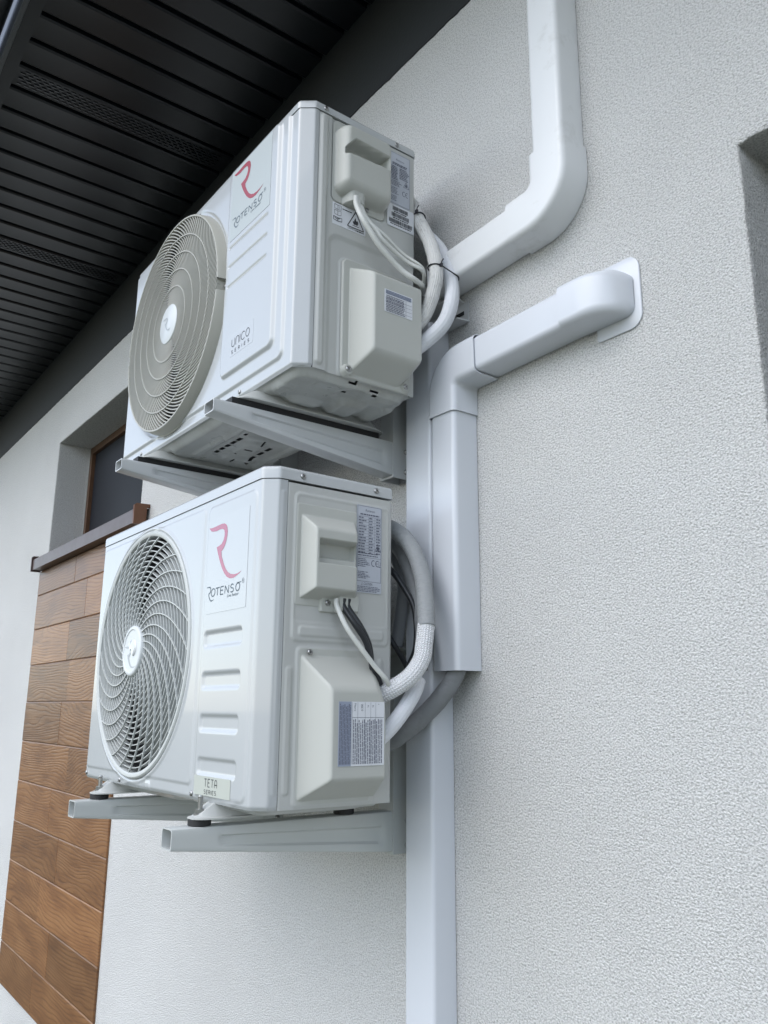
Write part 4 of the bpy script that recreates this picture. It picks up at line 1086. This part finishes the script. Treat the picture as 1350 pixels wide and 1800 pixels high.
# ------------------------------------------------------------------ trunking
def duct(name, path, width, depth, mat, parent, r=.009, infl=0, fil=None, y0=None, capend=False):
    """open backed cover swept along a path in the wall plane; path = centre line (x,z); fil = bend radii"""
    p = fillet_path(path, fil or [0]*len(path), .006 if fil else 1.0)
    nn = path_normals(p) if len(p) > 2 else path_normals(p)
    hw = width/2+infl; D = depth+infl
    sec = [(-hw, 0)]+[(-hw+r*(1-math.cos(rad(a))), D-r+r*math.sin(rad(a))) for a in range(0, 91, 15)]+[(hw-r*(1-math.cos(rad(a))), D-r+r*math.sin(rad(a))) for a in range(90, -1, -15)]+[(hw, 0)]
    t = .0016; sec2 = [(-hw+t, 0)]+[(-hw+t+(r-t)*(1-math.cos(rad(a))), D-r+(r-t)*math.sin(rad(a))) for a in range(0, 91, 15)]+[(hw-t-(r-t)*(1-math.cos(rad(a))), D-r+(r-t)*math.sin(rad(a))) for a in range(90, -1, -15)]+[(hw-t, 0)]
    yb = (y0 if y0 is not None else W-.0012)
    V = []; F = []; ns = len(sec); n = len(p)
    for s_ in (sec, sec2):
        for i in range(n):
            for a, d in s_: V.append((p[i, 0]+nn[i, 0]*a, yb-d, p[i, 1]+nn[i, 1]*a))
    q = n*ns
    for i in range(n-1):
        for j in range(ns-1):
            F.append((i*ns+j, i*ns+j+1, (i+1)*ns+j+1, (i+1)*ns+j)); F.append((q+i*ns+j, q+(i+1)*ns+j, q+(i+1)*ns+j+1, q+i*ns+j+1))
    for i in (0, n-1):
        for j in range(ns-1): F.append((i*ns+j, q+i*ns+j, q+i*ns+j+1, i*ns+j+1) if i == 0 else (i*ns+j, i*ns+j+1, q+i*ns+j+1, q+i*ns+j))
    return meshobj(name, V, F, M[mat], parent, smooth=40)
# A: long vertical run behind the units
TA_ = thing('pipe_trunking', 'tall white plastic trunking running down the wall directly behind the lower unit', 'trunking')
duct('duct_cover', [(-1.2155, GZ+.001), (-1.2155, .772)], .080, .052, 'pvc', TA_, r=.008)
# B: short run with an elbow and a wall entry
TB_ = thing('pipe_trunking', 'short white plastic trunking turning right into a wall entry cap, lower one', 'trunking')
duct('duct_cover', [(-1.1325, .069), (-1.1325, .566)], .0705, .0590, 'pvc', TB_, r=.011)
duct('duct_cover', [(-1.045, .6515), (-.815, .6580)], .0700, .0590, 'pvc', TB_, r=.011)
duct('elbow', [(-1.1325, .556), (-1.1325, .649), (-1.036, .6517)], .0705, .0590, 'pvc', TB_, r=.012, infl=.0040, fil=[0, .047, 0])
def wallcap(parent):
    V = []; F = []; x0, x1 = -.828, -.722; zc = .6585; n = 40; D = .0645; ns = 0
    for i in range(n+1):
        f = 1-(1-i/n)**1.6; x = x0+(x1-x0)*f
        q = max(0, (x-(x1-.070))/.070); d = D*math.sqrt(max(0, 1-q**2.2)) if q > 0 else D
        tq = max(0, (x-(x1-.020))/.020); hw = .0378-.016*(1-math.sqrt(max(0, 1-tq*tq))); r = .012+.006*q
        d = max(d, .002); rr_ = min(r, d*.9)
        sec = [(-hw, 0)]+[(-hw+rr_*(1-math.cos(rad(a))), d-rr_+rr_*math.sin(rad(a))) for a in range(0, 91, 15)]+[(hw-rr_*(1-math.cos(rad(a))), d-rr_+rr_*math.sin(rad(a))) for a in range(90, -1, -15)]+[(hw, 0)]
        ns = len(sec)
        for a, dd in sec: V.append((x, W-.0040-dd, zc+.0004*0+a))
    F = [(i*ns+j, (i+1)*ns+j, (i+1)*ns+j+1, i*ns+j+1) for i in range(n) for j in range(ns-1)]
    me = meshobj('wall_cap', V, F, M['pvc'], parent, smooth=40)
    x0, x1, z0, z1 = -.800, -.7105, .5985, .7255; R = .024; path = [(x0, z0+.004), (x0+.004, z0)]
    path += [(x1-R+R*math.cos(rad(a)), z0+R+R*math.sin(rad(a))) for a in range(-90, 1, 10)]+[(x1-R+R*math.cos(rad(a)), z1-R+R*math.sin(rad(a))) for a in range(0, 91, 10)]+[(x0+.004, z1), (x0, z1-.004)]
    k = len(path); V = [(a, W-.0008, b) for a, b in path]+[(a, W-.0030, b) for a, b in path]+[(a+(-.0008 if a > -.75 else .0008), W-.0038, b+(-.0008 if b > .66 else .0008)) for a, b in path]
    F = [tuple(2*k+i for i in range(k))]+[(l*k+i, l*k+(i+1) % k, (l+1)*k+(i+1) % k, (l+1)*k+i) for l in range(2) for i in range(k)]
    meshobj('wall_flange', V, F, M['pvc'], parent, smooth=50)
wallcap(TB_)
# C: from above, elbow to the left
TC_ = thing('pipe_trunking', 'weathered white plastic trunking coming down from above and bending left behind the upper unit', 'trunking')
duct('duct_cover', [(-.8435, 1.80), (-.8435, .962)], .0715, .0600, 'pvc_old', TC_, r=.010)
duct('duct_cover', [(-.928, .8730), (-1.172, .8635)], .0715, .0600, 'pvc_old', TC_, r=.010)
duct('elbow', [(-.8435, .978), (-.8435, .8765), (-.940, .8727)], .0715, .0600, 'pvc_old', TC_, r=.012, infl=.0058, fil=[0, .055, 0])

# ------------------------------------------------------------------ pipes and cables
def ptag(o, label, cat, group=None): return tag(o, label, cat, group)
P1 = [(-1.250, .975, 1.090), (-1.205, .972, 1.050), (-1.166, .96, .987), (-1.116, .951, .9), (-1.095, .947, .830), (-1.101, .943, .785), (-1.114, .938, .750), (-1.130, .925, .722), (-1.142, .895, .700)]
ptag(tube('refrigerant_pipe', P1, .0138, M['pipe'], n=14, seg=24, wob=.018), 'scuffed white insulated pipe curving down into the upper unit valve cover, front one', 'pipe')
P2 = [(-1.25, 1.005, 1.055), (-1.205, 1.003, .995), (-1.139, .997, .914), (-1.099, .988, .829), (-1.083, .975, .771), (-1.094, .965, .727), (-1.118, .946, .697), (-1.136, .925, .676), (-1.148, .89, .660)]
ptag(tube('refrigerant_pipe', P2, .0145, M['pipe_smooth'], n=14, seg=24), 'smooth white insulated pipe behind the scuffed one beside the upper unit', 'pipe')
# lower pipes
lp = thing('refrigerant_pipe', 'grey wrapped pipe ending in a white braided sleeve beside the lower unit', 'pipe')
L1 = [(-1.260, .925, .352), (-1.208, .93, .334), (-1.166, .94, .296), (-1.134, .94, .239), (-1.112, .93, .184), (-1.100, .922, .140)]
tube('wrap', L1, .0155, M['pipe_grey'], lp, n=12, seg=24, wob=.01)
L1b = [(-1.1015, .9225, .145), (-1.0985, .915, .110), (-1.098, .908, .083), (-1.106, .89, .055), (-1.128, .868, .034), (-1.150, .853, .022)]
tube('braided_sleeve', L1b, .0152, M['braid'], lp, n=12, seg=28)
tube('pipe_collar', [(-1.148, .855, .0235), (-1.152, .851, .0215)], .0158, M['cable_white'], lp, n=2, seg=24)
lp = thing('refrigerant_pipe', 'slimmer pipe under the braided one, entering the lower valve cover in a white sleeve', 'pipe')
tube('wrap', [(-1.26, .955, .330), (-1.216, .958, .290), (-1.180, .962, .215), (-1.150, .955, .130), (-1.140, .942, .070)], .0125, M['pipe_grey_dark'], lp, n=12, seg=20)
tube('white_sleeve', [(-1.135, .932, .052), (-1.130, .915, .025), (-1.128, .880, -.015), (-1.135, .852, -.043), (-1.148, .840, -.055)], (.0136) , M['pipe_smooth'], lp, n=12, seg=20)
ptag(tube('drain_pipe', [(-1.124, 1.022, .20), (-1.122, 1.020, .130), (-1.126, 1.014, .070), (-1.145, 1.000, .030), (-1.176, .975, -.012), (-1.211, .945, -.048), (-1.27, .925, -.075)], .0165, M['pipe_grey_dark'], n=14, seg=24),
     'thick shiny grey pipe coming out below the short trunking end', 'pipe')
def cab(pts, r, mat, label, cat='cable', group=None): return ptag(tube('cable', pts, r, M[mat], n=12, seg=14), label, cat, group)
UG = 'white cables of the upper unit'
cab([(-1.137, .783, .950), (-1.135, .783, .932), (-1.122, .787, .900), (-1.117, .803, .874), (-1.114, .826, .847), (-1.110, .868, .816), (-1.100, .896, .798), (-1.112, .925, .800), (-1.15, .96, .81)], .0052, 'cable_white', 'thickest white cable from the upper handle cover, hanging lowest')
cab([(-1.139, .791, .950), (-1.137, .791, .934), (-1.130, .802, .909), (-1.120, .819, .884), (-1.115, .836, .862), (-1.110, .883, .837), (-1.098, .914, .822), (-1.13, .945, .818)], .0038, 'cable_white', 'middle one of three white cables leaving the upper handle cover')
cab([(-1.142, .799, .950), (-1.140, .799, .937), (-1.132, .812, .906), (-1.120, .840, .880), (-1.114, .880, .853), (-1.100, .916, .830), (-1.13, .945, .826)], .0030, 'cable_white', 'thinnest and uppermost white cable leaving the upper handle cover')
cab([(-1.142, .761, .180), (-1.140, .761, .168), (-1.125, .772, .131), (-1.118, .798, .097), (-1.117, .825, .069), (-1.116, .846, .050), (-1.130, .868, .033)], .0042, 'cable_white', 'white cable crossing from the lower handle cover down to the pipes')
cab([(-1.146, .778, .182), (-1.145, .778, .168), (-1.130, .790, .140), (-1.125, .811, .110), (-1.126, .822, .080), (-1.130, .837, .058), (-1.145, .86, .035)], .0052, 'cable_black', 'thick black cable hanging from the lower handle cover behind the white one')
cab([(-1.146, .788, .182), (-1.145, .788, .167), (-1.130, .802, .137), (-1.128, .819, .107), (-1.132, .828, .075), (-1.148, .845, .05)], .0050, 'cable_black', 'second black cable beside the thick one under the lower handle cover')
cab([(-1.24, .925, .275), (-1.207, .93, .251), (-1.189, .942, .221), (-1.171, .95, .188), (-1.165, .953, .150), (-1.168, .953, .108), (-1.190, .955, .078)], .0058, 'cable_black', 'black cable bowing out behind the lower unit inside the pipe arc')
cab([(-1.27, .94, .175), (-1.233, .95, .124), (-1.228, .97, .094), (-1.232, .985, .075)], .0050, 'cable_black', 'short black cable dropping towards the tall trunking')
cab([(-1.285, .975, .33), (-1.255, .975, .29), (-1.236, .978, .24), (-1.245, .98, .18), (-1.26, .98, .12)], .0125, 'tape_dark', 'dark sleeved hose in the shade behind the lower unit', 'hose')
def tie(label, pts, knot):
    t = tube('cable_tie', pts, .0014, M['tie'], n=8, seg=6)
    k = MB(); k.box((knot[0]-.003, knot[1]-.0035, knot[2]-.003), (knot[0]+.003, knot[1]+.001, knot[2]+.003)); k.obj('tie_head', M['tie'], t, bevel=.0006)
    tube('tie_tail', [knot, (knot[0]+.004, knot[1]-.003, knot[2]+.005), (knot[0]+.011, knot[1]-.004, knot[2]+.007)], .0011, M['tie'], t, n=5, seg=6)
    tag(t, label, 'cable tie')
def hoop(c, ax, r, r2=None, n=18):
    ax = Vector(ax).normalized(); a = ax.orthogonal().normalized(); b = ax.cross(a)
    return [tuple(Vector(c)+r*math.cos(2*math.pi*k/n)*a+(r2 or r)*math.sin(2*math.pi*k/n)*b) for k in range(n+1)]
tie('black cable tie round the top of the scuffed white pipe', hoop((-1.166, .96, .987), (.5, -.1, -.85), .0152), (-1.152, .946, .992))
# one tie bundling both pipes: an elongated loop
c1, c2 = Vector((-1.0965, .9475, .838)), Vector((-1.0995, .988, .832)); axd = (c2-c1).normalized(); side = Vector((1, .15, 0)).normalized()
lp = []
for k in range(13):
    a = math.pi*(k/12)-math.pi/2; lp.append(tuple(c1+(-axd*math.cos(a)+side*-math.sin(a)*1.0)*.0152))
for k in range(13):
    a = math.pi*(k/12)-math.pi/2; lp.append(tuple(c2+(axd*math.cos(a)+side*math.sin(a))*.0160))
lp.append(lp[0])
tie('black cable tie strapping both white pipes together', lp, tuple(c1+side*.0165+Vector((0, -.002, 0))))
print('objects', len(bpy.data.objects), 'faces', sum(len(m.polygons) for m in bpy.data.meshes))
